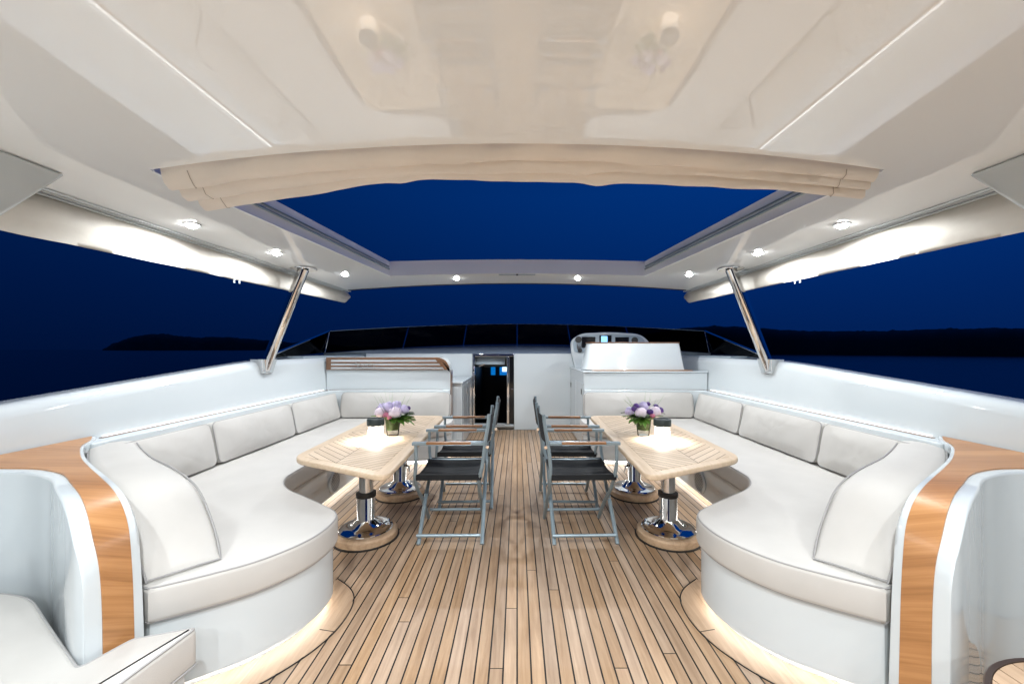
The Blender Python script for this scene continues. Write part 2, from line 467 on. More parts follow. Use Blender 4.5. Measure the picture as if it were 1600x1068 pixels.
hill('hill', [hp(160, 545.0, 4200), hp(185, 532, 4200), hp(215, 522, 4200), hp(250, 519, 4200), hp(300, 524, 4200), hp(360, 525, 4200), hp(420, 530, 4300), hp(500, 536, 4500), hp(580, 541, 4700), hp(700, 543, 4800), hp(800, 542, 4800)], 1500, 4200, 10, 3.0, 'low dark island on the horizon')
hill('hill', [hp(920, 541, 900), hp(980, 527, 800), hp(1040, 512, 720), hp(1090, 505, 680), hp(1150, 504, 640), hp(1230, 510, 620), hp(1340, 512, 600), hp(1450, 508, 590), hp(1560, 505, 590), hp(1700, 503, 600), hp(1900, 498, 640)], 320, 600, 1.9, 8.0, 'long dark wooded ridge across the water')

# ------------------------------------------------------------------ deck
mb = MB()
pitch, gap = 0.0568, 0.0068
nx = 43
for k in range(-nx, nx):
    x0, x1 = k * pitch + gap / 2, (k + 1) * pitch - gap / 2
    y = -2.6 - random.uniform(0, 4.2)
    while y < 6.46:
        ln = random.uniform(3.0, 5.0)
        a, b_ = max(y, -2.6), min(y + ln, 6.462)
        if b_ - a > 0.02:
            t = (random.random(), random.random(), random.random(), 1)
            mb.add([(x0, a + 0.002, 0), (x1, a + 0.002, 0), (x1, b_ - 0.002, 0), (x0, b_ - 0.002, 0)], [(0, 1, 2, 3)], t)
        y += ln
deck = thing('deck', 'teak planked yacht deck with black caulked seams', 'deck', (0, 0, 0)); deck['kind'] = 'structure'
mb.build('planks', M['teak_deck'], deck, weld=False, recalc=False)
mb = MB(); mb.box(-2.9, 2.9, -2.7, 6.47, -0.1, -0.0012)
mb.build('caulking', M['caulk'], deck)

# ------------------------------------------------------------------ settees
front = [(1.316, 1.42), (1.18, 1.505), (1.05, 1.605), (0.955, 1.74), (0.912, 1.87), (0.912, 2.01), (0.955, 2.105), (1.06, 2.195), (1.23, 2.32), (1.41, 2.455), (1.52, 2.61), (1.555, 2.80), (1.555, 3.4), (1.555, 4.02), (1.50, 4.23), (1.36, 4.36), (1.12, 4.42), (0.92, 4.45), (0.81, 4.53), (0.765, 4.68), (0.775, 4.90), (0.80, 5.07)]
FR = [Vector((p[0], p[1])) for p in catmull([(a, b, 0) for a, b in front], 6)]
back = [(2.30, 5.07), (2.30, 2.2), (1.93, 1.87), (1.66, 1.63), (1.44, 1.47)]
words = {-1: ('left', 'below the teak grille wall'), 1: ('right', 'below the white helm seat')}

def rounded_pad(mbx, outline, z0, z1, r=0.03, seg=4, crown=0.0):
    """closed outline -> padded slab with rounded top and bottom edges"""
    pts = [Vector((p[0], p[1])) for p in outline]
    area = sum(pts[i].x * pts[(i + 1) % len(pts)].y - pts[(i + 1) % len(pts)].x * pts[i].y for i in range(len(pts)))
    sgn = 1 if area > 0 else -1
    rings = []
    for k in range(seg + 1):
        a = PI / 2 * k / seg
        rings.append((r * (1 - math.sin(a)), z0 + r * (1 - math.cos(a))))
    rings = [(r * (1 - math.sin(PI / 2 * k / seg)), z0 + r * (1 - math.cos(PI / 2 * k / seg))) for k in range(seg + 1)]
    rings += [(r * (1 - math.cos(PI / 2 * k / seg)), z1 - r * (1 - math.sin(PI / 2 * k / seg))) for k in range(seg + 1)]
    R = []
    for d, z in rings:
        q = offset(pts, d * sgn, closed=True)
        R.append([(p.x, p.y, z) for p in q])
    mbx.loft(R)

ST = {}
for s in (-1, 1):
    side, where = words[s]
    S = thing('settee', f'{side} U-shaped built-in settee with ivory seat pad, {where}', 'settee', (s * 1.8, 3.2, 0), 'U-shaped settees either side of the deck')
    # base shell
    base_f = offset(FR, -0.022)
    if base_f[10].x < FR[10].x: base_f = offset(FR, 0.022)
    outl = [tuple(p) for p in base_f] + back
    mb = MB(); mb.prism(outl, 0.055, 0.312)
    mb.build('base', M['gel'], S, mirror=s, bevel=0.006, seg=2, bevel_ang=60)
    pl = offset(FR, -0.085)
    if pl[10].x < FR[10].x: pl = offset(FR, 0.085)
    mb = MB(); mb.prism([tuple(p) for p in pl] + [(2.3, 5.05), (2.3, 2.3), (1.7, 1.75), (1.45, 1.55)], 0.0, 0.054)
    mb.build('plinth', M['gel'], S, mirror=s)
    # LED rope tucked under the base
    led = offset(FR, -0.062)
    if led[10].x < FR[10].x: led = offset(FR, 0.062)
    mb = MB(); mb.tube([(p.x, p.y, 0.044) for p in led], 0.007, 6)
    mb.build('light_strip', M['led_floor'], S, mirror=s)
    # cushion
    mb = MB(); rounded_pad(mb, [tuple(p) for p in FR] + back, 0.314, 0.45, 0.022)
    cu = mb.build('seat_cushion', M['fabric'], S, mirror=s, ang=50)
    mb = MB()
    pf = offset(FR, -0.008)
    if pf[10].x < FR[10].x: pf = offset(FR, 0.008)
    mb.tube([(1.40, 1.455, 0.444)] + [(p.x, p.y, 0.4435) for p in pf], 0.0042, 6)
    mb.tube([(1.40, 1.455, 0.322)] + [(p.x, p.y, 0.3215) for p in pf], 0.0042, 6)
    mb.build('piping', M['piping'], cu, mirror=s)
    # white back shell / shelf behind the cushions
    mb = MB(); mb.prism(round_poly([(2.462, 2.25), (2.462, 5.146), (0.86, 5.146), (0.86, 5.085), (2.33, 5.085), (2.33, 2.18)], [0, 0, 0.02, 0.02, 0.16, 0.03], 6), 0.30, 0.785)
    mb.build('back_shell', M['gel'], S, mirror=s, bevel=0.016, seg=3, bevel_ang=60)
    # teak line and LED along the shelf
    mb = MB(); mb.box(2.418, 2.436, 2.32, 5.10, 0.7845, 0.7885); mb.box(0.95, 2.417, 5.118, 5.130, 0.7845, 0.788)
    mb.build('teak_line', M['teak_trim'], S, mirror=s)
    # round vent in the base of the bay
    V = MB()
    ring = [(1.568, 3.42 + 0.085 * math.cos(2 * PI * k / 32), 0.165 + 0.085 * math.sin(2 * PI * k / 32)) for k in range(32)]
    V.tube(ring, 0.012, 8, closed=True)
    vent = V.build('vent', M['gel'], S, mirror=s)
    V = MB(); V.prism_x([(3.42 + 0.08 * math.cos(2 * PI * k / 32), 0.165 + 0.08 * math.sin(2 * PI * k / 32)) for k in range(32)], 1.560, 1.5745)
    V.build('vent_hole', M['rubber'], vent, mirror=s)
    V = MB()
    for k in range(-6, 7):
        zc = 0.165 + k * 0.0122; hw = math.sqrt(max(0.0, 0.08 ** 2 - (k * 0.0122) ** 2))
        if hw > 0.01: V.box(1.5545, 1.5585, 3.42 - hw, 3.42 + hw, zc - 0.0028, zc + 0.0028)
    V.build('louvre', M['gel'], vent, mirror=s)
    # margin board of the deck along the settee
    mb = MB()
    i1 = max(i for i, p in enumerate(FR) if p.y < 2.2 and p.x < 1.06)
    seg_ = FR[0:i1 + 1]
    A = [(p.x, p.y) for p in seg_]
    o1 = offset(A, 0.072)
    if o1[5].x > A[5][0]: o1 = offset(A, -0.072); sg = -1
    else: sg = 1
    o2 = offset(A, sg * 0.077); oi = offset(A, -sg * 0.078)
    n_ = len(A)
    for i in range(n_ - 1):
        t = (0.75 if i < n_ * 0.55 else 0.6, 0.3, 0.5, 1)
        mb.add([(oi[i].x, oi[i].y, 0.004), (oi[i + 1].x, oi[i + 1].y, 0.004), (o1[i + 1].x, o1[i + 1].y, 0.004), (o1[i].x, o1[i].y, 0.004)], [(0, 1, 2, 3)], t)
    mb.build('margin_board', M['teak_deck'], deck, mirror=s)
    mb = MB()
    mb.tube([(p.x, p.y, 0.0025) for p in o2], 0.0024, 6)
    k = int(n_ * 0.55)
    mb.tube([(A[k][0], A[k][1], 0.0035), (o2[k].x, o2[k].y, 0.0035)], 0.0022, 6)
    mb.build('margin_seam', M['caulk'], deck, mirror=s)
    ST[s] = S

# ------------------------------------------------------------------ loose back cushions
def cushion(o, ex, ez, en, Lh, Hh, T, seed, name='back_cushion', r=0.045, bulge=0.03):
    """o: centre; ex: along; ez: up; en: front normal"""
    o, ex, ez, en = Vector(o), Vector(ex).normalized(), Vector(ez).normalized(), Vector(en).normalized()
    out = round_poly([(-Lh / 2, -Hh / 2), (Lh / 2, -Hh / 2), (Lh / 2, Hh / 2), (-Lh / 2, Hh / 2)], r, 5)
    # densify
    dens = []
    for i in range(len(out)):
        a, b = out[i], out[(i + 1) % len(out)]
        n = max(1, int((b - a).length / 0.05))
        for k in range(n): dens.append(a + (b - a) * k / n)
    def P(p, sc, n, dz=0):
        if n >= T / 2 - 1e-6:
            fx, fy = abs(p.x * sc / (Lh / 2)), abs(p.y * sc / (Hh / 2))
            n = T / 2 + bulge * max(0, 1 - fx ** 3.2) * max(0, 1 - fy ** 2.6)
        q = o + ex * p.x * sc + ez * p.y * sc + en * n
        wv = noise.noise(q * 7 + Vector((seed, 0, 0))) * 0.006 + noise.noise(q * 19 + Vector((seed, 3, 0))) * 0.003
        return q + en * wv
    mbx = MB()
    R = [(0.6, -T / 2), (0.95, -T / 2), (1.0, -T / 2 + 0.02), (1.0, T / 2 - 0.014), (0.988, T / 2)]
    for sc in (0.96, 0.92, 0.87, 0.8, 0.72, 0.63, 0.53, 0.43, 0.32, 0.2, 0.08): R.append((sc, T / 2))
    mbx.loft([[P(p, sc, n) for p in dens] for sc, n in R])
    ob = mbx.build(name, M['fabric'], ang=60)
    pb = MB(); pb.tube([P(p, 0.994, T / 2 - 0.004) for p in dens], 0.0042, 6, closed=True)
    pp = pb.build('piping', M['piping'], ob)
    return ob
lean = Vector((1, 0, 0.28))
cl = [('cut short behind the curved bolster', 2.21, 2.905), ('second from the curved bolster', 2.915, 3.93), ('next to the inner corner', 3.94, 4.925)]
for s in (-1, 1):
    side = words[s][0]
    for k, (what, y0, y1) in enumerate(cl):
        ez = Vector((s * 0.06, 0, 0.30)); en = Vector((-s * 0.30, 0, 0.06))
        ob = cushion((s * 2.262, (y0 + y1) / 2, 0.605), (0, 1, 0), ez, en, y1 - y0 - 0.012, 0.305, 0.11, k * 3 + s)
        tag(ob, f'ivory cushion along the {side} settee, {what}', 'cushion', 'back cushions of the settees')
    ob = cushion((s * 1.515, 5.005, 0.605), (1, 0, 0), (0, 0.05, 0.3), (0, -0.3, 0.05), 1.36, 0.305, 0.12, 20 + s, r=0.06)
    tag(ob, f'ivory back cushion across the far end of the {side} settee', 'cushion', 'back cushions of the settees')

# curved bolsters
bol = [((2.29, 2.39), (2.36, 2.19), 0.757), ((2.06, 2.19), (2.14, 1.985), 0.757), ((1.85, 2.02), (1.935, 1.81), 0.757), ((1.63, 1.875), (1.725, 1.655), 0.753), ((1.50, 1.80), (1.60, 1.575), 0.735), ((1.40, 1.75), (1.505, 1.515), 0.69), ((1.32, 1.705), (1.43, 1.475), 0.61), ((1.255, 1.66), (1.38, 1.455), 0.535), ((1.20, 1.612), (1.345, 1.447), 0.462)]
B6 = catmull([(p[0], p[1], z) for p, b, z in bol], 5); B7 = catmull([(b[0], b[1], z) for p, b, z in bol], 5)
for s in (-1, 1):
    side = words[s][0]
    mb = MB(); rings = []
    n = len(B6)
    for i in range(n):
        p, b = B6[i], B7[i]
        z = p.z
        d = (b - p); d.z = 0
        zb = 0.452
        rr = 0.022
        hgt = max(z - zb, 0.012)
        rr = min(rr, hgt * 0.45)
        pt = [p + Vector((0, 0, zb - z)), Vector((p.x, p.y, z - rr)), p + d * 0.03 + Vector((0, 0, -rr * 0.3)), p + d * 0.09,
              p + d * 0.3 + Vector((0, 0, 0.010)), p + d * 0.55 + Vector((0, 0, 0.012)), p + d * 0.8 + Vector((0, 0, 0.006)), p + d * 0.95, b + Vector((0, 0, -rr)), b + Vector((0, 0, zb - z))]
        rings.append(pt)
    mb.loft(rings)
    bo = mb.build('bolster', M['fabric'], ang=60, mirror=s)
    tag(bo, f'curved ivory bolster cushion sloping down to the near end of the {side} settee', 'cushion', 'curved bolsters of the settees')
    mb = MB()
    path = [Vector((q.x, q.y, q.z - 0.006)) for q in B6] + [B6[-1] + (B7[-1] - B6[-1]) * t + Vector((0, 0, -0.003)) for t in (0.3, 0.6, 1.0)]
    mb.tube(path, 0.0042, 6)
    mb.tube([Vector((q.x, q.y, q.z - 0.012)) for q in B7], 0.0045, 6)
    mb.build('piping', M['piping'], bo, mirror=s)

# ------------------------------------------------------------------ teak-capped partitions
cap = [((2.455, 2.30), (2.455, 1.70), .80), ((2.38, 2.22), (2.33, 1.70), .797), ((2.29, 2.09), (2.20, 1.705), .793), ((2.07, 1.89), (2.05, 1.705), .79), ((1.868, 1.736), (1.87, 1.635), .79), ((1.664, 1.59), (1.69, 1.51), .79), ((1.52, 1.49), (1.56, 1.42), .783), ((1.42, 1.425), (1.455, 1.345), .755), ((1.362, 1.392), (1.39, 1.303), .69), ((1.336, 1.376), (1.352, 1.287), .6), ((1.322, 1.37), (1.340, 1.285), .45), ((1.312, 1.366), (1.337, 1.285), .2), ((1.305, 1.364), (1.335, 1.285), .012)]
CF = catmull([(f[0], f[1], z) for f, n, z in cap], 5); CN = catmull([(n[0], n[1], z) for f, n, z in cap], 5)
for s in (-1, 1):
    side = words[s][0]
    T = thing('partition', 'white partition with varnished teak cap behind the lounge pad' if s < 0 else 'white partition with varnished teak cap behind the round side table', 'partition', (s * 1.7, 1.6, 0), 'teak-capped partitions at the near settee ends')
    rings = []; caprings = []
    nC = len(CF)
    cf2 = [CF[i] for i in range(nC)]
    # tangent-free offsets: push along N->F direction
    for i in range(nC):
        f, nn = CF[i], CN[i]
        d = (f - nn); d.z = 0; d.normalize()
        f2 = f + d * 0.03; n2 = nn - d * 0.045
        zt = f.z - 0.003
        tl = CF[min(i + 1, nC - 1)] - CF[max(i - 1, 0)]
        # outward (surface) direction of the cap
        up = Vector((0, 0, 1))
        tdir = tl.normalized()
        nrm = tdir.cross(d); nrm = nrm if nrm.z > -0.2 else -nrm
        if nrm.z < 0: nrm = -nrm
        inn = -nrm * 0.012
        ring = [Vector((f2.x, f2.y, 0.0)), Vector((f2.x, f2.y, max(zt - 0.02, 0.004))) + inn * 0.0, Vector((f2.x, f2.y, zt)) - d * 0.010, Vector((f.x, f.y, zt)), Vector((nn.x, nn.y, zt)),
                Vector((n2.x, n2.y, zt)) + d * 0.009, Vector((n2.x, n2.y, max(zt - 0.004, 0.003))) + d * 0.003, Vector((n2.x, n2.y, max(zt - 0.011, 0.002))), Vector((n2.x, n2.y, 0.0))]
        rings.append(ring)
        caprings.append([f + nrm * 0.003, nn + nrm * 0.003, nn - nrm * 0.006, f - nrm * 0.006])
    mb = MB(); mb.loft(rings)
    mb.build('body', M['gel'], T, mirror=s, ang=45, wn=True)
    mb = MB(); mb.loft(caprings)
    mb.build('teak_cap', M['teak_cap'], T, mirror=s, ang=50)

# ------------------------------------------------------------------ near lounge pad (left) and round side table (right)
Lg = thing('sun_lounge', 'low white lounge seat with ivory pad at the near left corner', 'lounge seat', (-1.8, 0.8, 0))
pad = round_poly([(1.118, 1.405), (1.165, 1.10), (1.175, -2.4), (2.44, -2.4), (2.44, 1.60), (2.05, 1.60), (1.90, 1.565), (1.70, 1.44), (1.345, 1.225), (1.30, 1.345)], [0.03, 0.2, 0.05, 0.05, 0.05, 0.2, 0.1, 0.1, 0.015, 0.02], 5)  # pad and base run unseen aft, lengthened to bounce light onto the ceiling
mb = MB(); rounded_pad(mb, pad, 0.195, 0.33, 0.02)
pc = mb.build('cushion', M['fabric'], Lg, mirror=-1, ang=50)
mb = MB(); mb.tube([(p.x, p.y, 0.325) for p in offset(pad, 0.006, True)], 0.0042, 6, closed=True); mb.tube([(p.x, p.y, 0.203) for p in pad], 0.0042, 6, closed=True)
mb.build('piping', M['piping'], pc, mirror=-1)
mb = MB(); mb.prism(round_poly([(1.15, 1.39), (1.19, 1.10), (1.20, -2.4), (2.44, -2.4), (2.44, 1.5), (1.75, 1.4), (1.36, 1.23), (1.29, 1.34)], [0.02, 0.2, 0.02, 0, 0, 0, 0, 0.0]), 0.0, 0.192)
mb.build('base', M['gel'], Lg, mirror=-1, bevel=0.004)

St = thing('side_table', 'round teak side table with dark rim at the near right corner', 'side table', (1.40, 0.80, 0))
mb = MB(); mb.lathe([(0.30, 0.425), (0.302, 0.43), (0.302, 0.448), (0.299, 0.451), (0.288, 0.451), (0.287, 0.447), (0.287, 0.43)], (1.40, 0.80, 0), 64)
mb.build('rim', M['rim'], St)
mb = MB()
for k in range(-5, 5):
    x0, x1 = k * 0.057 + 0.002, (k + 1) * 0.057 - 0.002
    r = 0.286
    def yy(x): return math.sqrt(max(0, r * r - x * x))
    xs = [x0 + (x1 - x0) * i / 4 for i in range(5)]
    poly = [(1.40 + x, 0.80 - yy(x)) for x in xs] + [(1.40 + x, 0.80 + yy(x)) for x in reversed(xs)]
    mb.prism(poly, 0.43, 0.449, (random.random(), random.random(), 0.5, 1))
mb.build('top', M['teak_deck'], St)
mb = MB(); mb.lathe([(0.274, 0.424), (0.274, 0.429)], (1.40, 0.80, 0), 48)
mb.build('underside', M['rubber'], St)
mb = MB(); mb.lathe([(0.16, 0.0), (0.16, 0.012), (0.05, 0.03), (0.035, 0.05), (0.035, 0.42)], (1.40, 0.80, 0), 32)
mb.build('pedestal', M['chrome'], St)

# ------------------------------------------------------------------ side walls (bulwarks)
def ztop(y): return 0.8616 + 0.0868 * y if y < 3.84 else 1.195 + 0.006 * (y - 3.84)
for s in (-1, 1):
    side = words[s][0]
    W = thing('bulwark', f'{side} white bulwark sloping up to the steel pole, {"island" if s < 0 else "wooded ridge"} beyond', 'bulwark', (s * 2.6, 3, 0), 'white bulwarks')
    mb = MB(); rings = []
    ys = [-2.6 + 0.25 * i for i in range(39)]
    for y in ys:
        z = ztop(y)
        rings.append([(2.47, y, 0.0), (2.47, y, 0.80), (2.484, y, z - 0.075), (2.490, y, z - 0.050), (2.502, y, z - 0.024), (2.520, y, z - 0.007), (2.548, y, z), (2.66, y, z - 0.004), (2.72, y, z - 0.03), (2.75, y, z - 0.09), (2.90, y, -0.6), (2.86, y, -0.6)])
    mb.loft(rings)
    mb.build('wall', M['gel'], W, mirror=s, ang=50, wn=True)
    mb = MB(); mb.box(2.448, 2.4595, 2.36, 5.05, 0.7855, 0.793)
    ls = mb.build('light_strip', M['led'], W, mirror=s)

# ------------------------------------------------------------------ forward partition with teak grille (left)
G = thing('grille_wall', 'white forward wall with teak louvre grille and rounded inner corner', 'partition', (-1.65, 5.2, 0))
def rr_xz(x0, x1, z0, z1, rads): return round_poly([(x0, z0), (x1, z0), (x1, z1), (x0, z1)], rads, 8)
mb = MB(); mb.prism_y(rr_xz(-2.465, -0.862, 0, 1.205, [0, 0, 0.17, 0.0]), 5.15, 5.27)
mb.build('wall', M['gel'], G)
mb = MB(); mb.prism_y(rr_xz(-2.455, -0.872, 1.041, 1.20, [0.004, 0.004, 0.155, 0.004]), 5.128, 5.1345)
bk = mb.build('grille_back', M['gel'], G)
mb = MB()
mb.box(-2.456, -2.395, 5.118, 5.127, 1.040, 1.201)
for z0, z1 in ((1.173, 1.201), (1.124, 1.144), (1.078, 1.099), (1.040, 1.052)):
    mb.box(-2.396, -1.02 if z0 > 1.15 else (-1.0 if z0 > 1.1 else -0.95), 5.1185, 5.1265, z0, z1)
arc = [(-0.8695, 1.040), (-0.8695, 1.06)]
for k in range(9):
    a = k / 8 * PI / 2
    arc.append((-1.03 + 0.1605 * math.cos(a), 1.041 + 0.16 * math.sin(a)))
arc += [(-1.10, 1.201), (-1.08, 1.186), (-1.05, 1.17), (-1.02, 1.139), (-0.99, 1.106), (-0.965, 1.08), (-0.94, 1.050), (-0.94, 1.040)]
mb.prism_y(arc, 5.1175, 5.1272)
mb.build('teak_grille', M['teak_trim'], G, bevel=0.0015, seg=1)
mb = MB()
pth = []
for k in range(60):
    t = k / 59
    pth.append((-2.08 + 0.26 * t, 5.112, 1.095 + 0.03 * math.sin(t * 31) * (1 - 0.5 * t) + 0.014 * math.sin(t * 9 + 1)))
mb.tube(pth, 0.0028, 6)
mb.tube([(-2.14, 5.112, 1.045), (-2.12, 5.112, 1.062), (-2.09, 5.112, 1.066), (-1.95, 5.112, 1.073), (-1.72, 5.112, 1.078)], 0.0024, 6)
mb.build('script_emblem', M['chrome'], G)
mb = MB(); mb.box(-0.8615, -0.853, 5.14, 5.272, 0.45, 1.04)
mb.build('edge_trim', M['teak_trim'], G)

# counter between grille wall and door
K = thing('counter', 'low white counter cabinet beside the companionway door', 'cabinet', (-0.9, 5.85, 0))
mb = MB(); mb.box(-2.40, -0.735, 5.30, 6.46, 0.0, 0.845)
mb.build('body', M['gel'], K, bevel=0.008)
mb = MB(); mb.box(-2.40, -0.722, 5.285, 6.462, 0.8465, 0.872)
mb.build('worktop', M['gel'], K, bevel=0.006)
mb = MB(); mb.box(-0.733, -0.727, 5.38, 5.86, 0.08, 0.82); mb.box(-0.733, -0.727, 5.88, 6.40, 0.08, 0.82)
dr = mb.build('door', M['gel'], K, bevel=0.003)
for y0_ in (5.80, 6.33):
    mb = MB(); mb.box(-0.726, -0.716, y0_, y0_ + 0.025, 0.66, 0.74)
    mb.build('latch', M['chrome'], dr, bevel=0.002)
mb = MB(); mb.box(-0.845, -0.79, 5.293, 5.299, 0.06, 0.80)
mb.build('front_door', M['gel'], K, bevel=0.002)

# ------------------------------------------------------------------ bulkhead and companionway
Bk = thing('bulkhead', 'white forward bulkhead with dark companionway opening', 'wall', (0, 6.5, 0))
mb = MB()
mb.box(-2.46, -0.725, 6.47, 6.60, 0.0, 1.235); mb.box(-0.052, 2.46, 6.47, 6.60, 0.0, 1.235); mb.box(-0.725, -0.052, 6.47, 6.60, 0.0, 0.085)
mb.build('wall', M['gel'], Bk, bevel=0.01)
mb = MB(); mb.box(-0.70, -0.20, 6.452, 6.52, 0.088, 0.10)
mb.build('threshold', M['gel'], Bk, bevel=0.003)
Dr = thing('companionway_door', 'open steel-framed companionway with smoked glass leaf, dark cabin behind', 'door', (-0.39, 6.5, 0.088))
mb = MB(); mb.box(-0.724, -0.685, 6.455, 6.61, 0.088, 1.232); mb.box(-0.166, -0.128, 6.455, 6.61, 0.088, 1.19); mb.box(-0.684, -0.053, 6.458, 6.605, 1.19, 1.232)
mb.build('frame', M['chrome'], Dr, bevel=0.008)
mb = MB(); mb.box(-0.127, -0.056, 6.50, 6.512, 0.09, 1.188)
mb.build('glass_leaf', M['black_gloss'], Dr, bevel=0.003)
mb = MB(); mb.box(-0.684, -0.2, 6.62, 6.75, 1.05, 1.17)
mb.build('header', M['grey'], Dr, bevel=0.01)
mb = MB(); mb.tube([(-0.62, 6.46, 1.03), (-0.52, 6.47, 1.07)], 0.008, 8); mb.tube([(-0.10, 6.49, 0.66), (-0.06, 6.49, 0.66)], 0.008, 8)
mb.build('handle', M['chrome'], Dr)
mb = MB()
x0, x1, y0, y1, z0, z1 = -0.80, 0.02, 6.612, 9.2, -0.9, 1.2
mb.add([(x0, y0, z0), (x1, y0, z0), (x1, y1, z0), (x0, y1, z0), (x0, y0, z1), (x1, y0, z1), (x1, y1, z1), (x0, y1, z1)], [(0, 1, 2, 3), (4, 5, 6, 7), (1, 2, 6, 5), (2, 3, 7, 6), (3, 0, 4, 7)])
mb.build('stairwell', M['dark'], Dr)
mb = MB(); mb.box(-0.60, -0.50, 9.12, 9.14, 0.72, 1.1)
pn = mb.build('lit_pane', M['screen_blue'], Dr)
mb = MB(); mb.box(-0.40, -0.1, 9.10, 9.12, 0.72, 1.1)
mb.build('lit_pane', M['screen_blue'], Dr)
mb = MB(); mb.box(-0.34, -0.1, 9.07, 9.09, 0.80, 0.96)
mb.build('bright_pane', M['screen_white'], Dr)

# ------------------------------------------------------------------ helm side (right)
Hc = thing('helm_cabinet', 'white cabinet with teak edged top carrying the helm seat', 'cabinet', (1.65, 5.8, 0))
mb = MB(); mb.box(0.862, 2.465, 5.15, 6.46, 0.0, 1.0)
mb.build('body', M['gel'], Hc, bevel=0.012, seg=3)
mb = MB(); mb.box(0.850, 2.465, 5.138, 6.462, 1.0015, 1.022)
mb.build('top', M['gel'], Hc, bevel=0.008, seg=2)
mb = MB(); mb.box(1.0, 2.30, 5.20, 5.93, 1.0235, 1.030)
mb.build('teak_inlay', M['teak_cap'], Hc, bevel=0.002)
mb = MB(); mb.box(0.854, 0.8605, 5.22, 5.78, 0.06, 0.86); mb.box(0.854, 0.8605, 5.80, 6.38, 0.06, 0.86)
d_ = mb.build('door', M['gel'], Hc, bevel=0.002)
for y0_ in (5.27, 6.3):
    mb = MB(); mb.box(0.846, 0.8535, y0_, y0_ + 0.02, 0.71, 0.78)
    mb.build('latch', M['rubber'], d_, bevel=0.001)

Hs = thing('pilot_chair', 'white curved pilot chair back with thin teak rim', 'seat', (1.57, 5.55, 1.03))
def seat_ring(x0, x1, y0, y1, z, rl, rr_):
    pts = round_poly([(x0, y0), (x1, y0), (x1, y1), (x0, y1)], [rl, rr_, rr_, rl], 10)
    out = []
    for p in pts:
        t = (p.x - x0) / (x1 - x0)
        out.append((p.x, p.y - 0.05 * math.sin(PI * t) * (1 if p.y < (y0 + y1) / 2 else -0.3), z))
    return out
mb = MB()
mb.loft([seat_ring(0.905, 2.25, 5.33, 5.86, 1.031, 0.20, 0.03), seat_ring(0.915, 2.242, 5.335, 5.855, 1.06, 0.20, 0.03), seat_ring(0.945, 2.22, 5.36, 5.84, 1.22, 0.19, 0.03), seat_ring(0.98, 2.20, 5.39, 5.80, 1.385, 0.18, 0.03)])
mb.build('shell', M['gel'], Hs, ang=50)
mb = MB(); mb.loft([seat_ring(0.972, 2.205, 5.384, 5.805, 1.3865, 0.18, 0.03), seat_ring(0.972, 2.205, 5.384, 5.805, 1.402, 0.18, 0.03)])
mb.build('teak_rim', M['teak_trim'], Hs, bevel=0.003)

Hd = thing('helm_console', 'rounded grey helm console with dials, levers and a lit blue display', 'console', (1.45, 6.5, 0.9))
mb = MB()
outl = round_poly([(0.93, 1.00), (2.1, 1.00), (2.22, 1.30), (2.0, 1.55), (1.5, 1.585), (1.02, 1.56), (0.855, 1.45), (0.865, 1.25)], [0.03, 0.05, 0.1, 0.14, 0.2, 0.12, 0.08, 0.06], 8)
mb.prism_y(outl, 6.36, 6.468)
mb.build('body', M['gel'], Hd, bevel=0.025, seg=3, bevel_ang=60)
mb = MB(); mb.prism_y(round_poly([(0.91, 1.26), (2.1, 1.26), (2.0, 1.515), (1.5, 1.555), (1.04, 1.535), (0.885, 1.43)], [0.04, 0.05, 0.1, 0.2, 0.08, 0.06], 8), 6.345, 6.3575)
mb.build('fascia', M['grey'], Hd, bevel=0.003)
for x0, x1, z0, z1 in ((1.03, 1.245, 1.33, 1.505), (1.56, 1.78, 1.36, 1.50)):
    mb = MB(); mb.box(x0, x1, 6.330, 6.343, z0, z1)
    mb.build('screen', M['black_gloss'], Hd, bevel=0.004)
mb = MB(); mb.box(1.31, 1.50, 6.328, 6.343, 1.37, 1.53)
dsp = mb.build('display', M['black_gloss'], Hd, bevel=0.004)
mb = MB(); mb.box(1.335, 1.435, 6.3245, 6.327, 1.41, 1.515)
mb.build('lit_panel', M['screen'], dsp)
for x, z, r in ((0.975, 1.46, 0.052), (1.87, 1.45, 0.05), (1.0, 1.29, 0.035)):
    mb = MB(); mb.tube([(x, 6.344, z), (x, 6.318, z)], r, 20)
    mb.build('dial', M['rubber'], Hd, bevel=0.004)
for x in (0.965, 0.99, 1.02):
    mb = MB(); mb.tube([(x, 6.34, 1.31), (x - 0.01, 6.30, 1.36), (x - 0.01, 6.29, 1.41)], 0.008, 8)
    mb.build('lever', M['chrome'], Hd)
# wheel rim glimpsed by the console
mb = MB(); mb.tube([(2.44 + 0.14 * math.cos(2 * PI * k / 32), 6.3 + 0.05 * math.sin(2 * PI * k / 32), 1.27 + 0.14 * math.sin(2 * PI * k / 32)) for k in range(32)], 0.012, 8, closed=True)
mb.tube([(2.44, 6.3, 1.27), (2.44, 6.40, 1.25)], 0.015, 8)
mb.build('steering_wheel', M['rubber'], Hd)

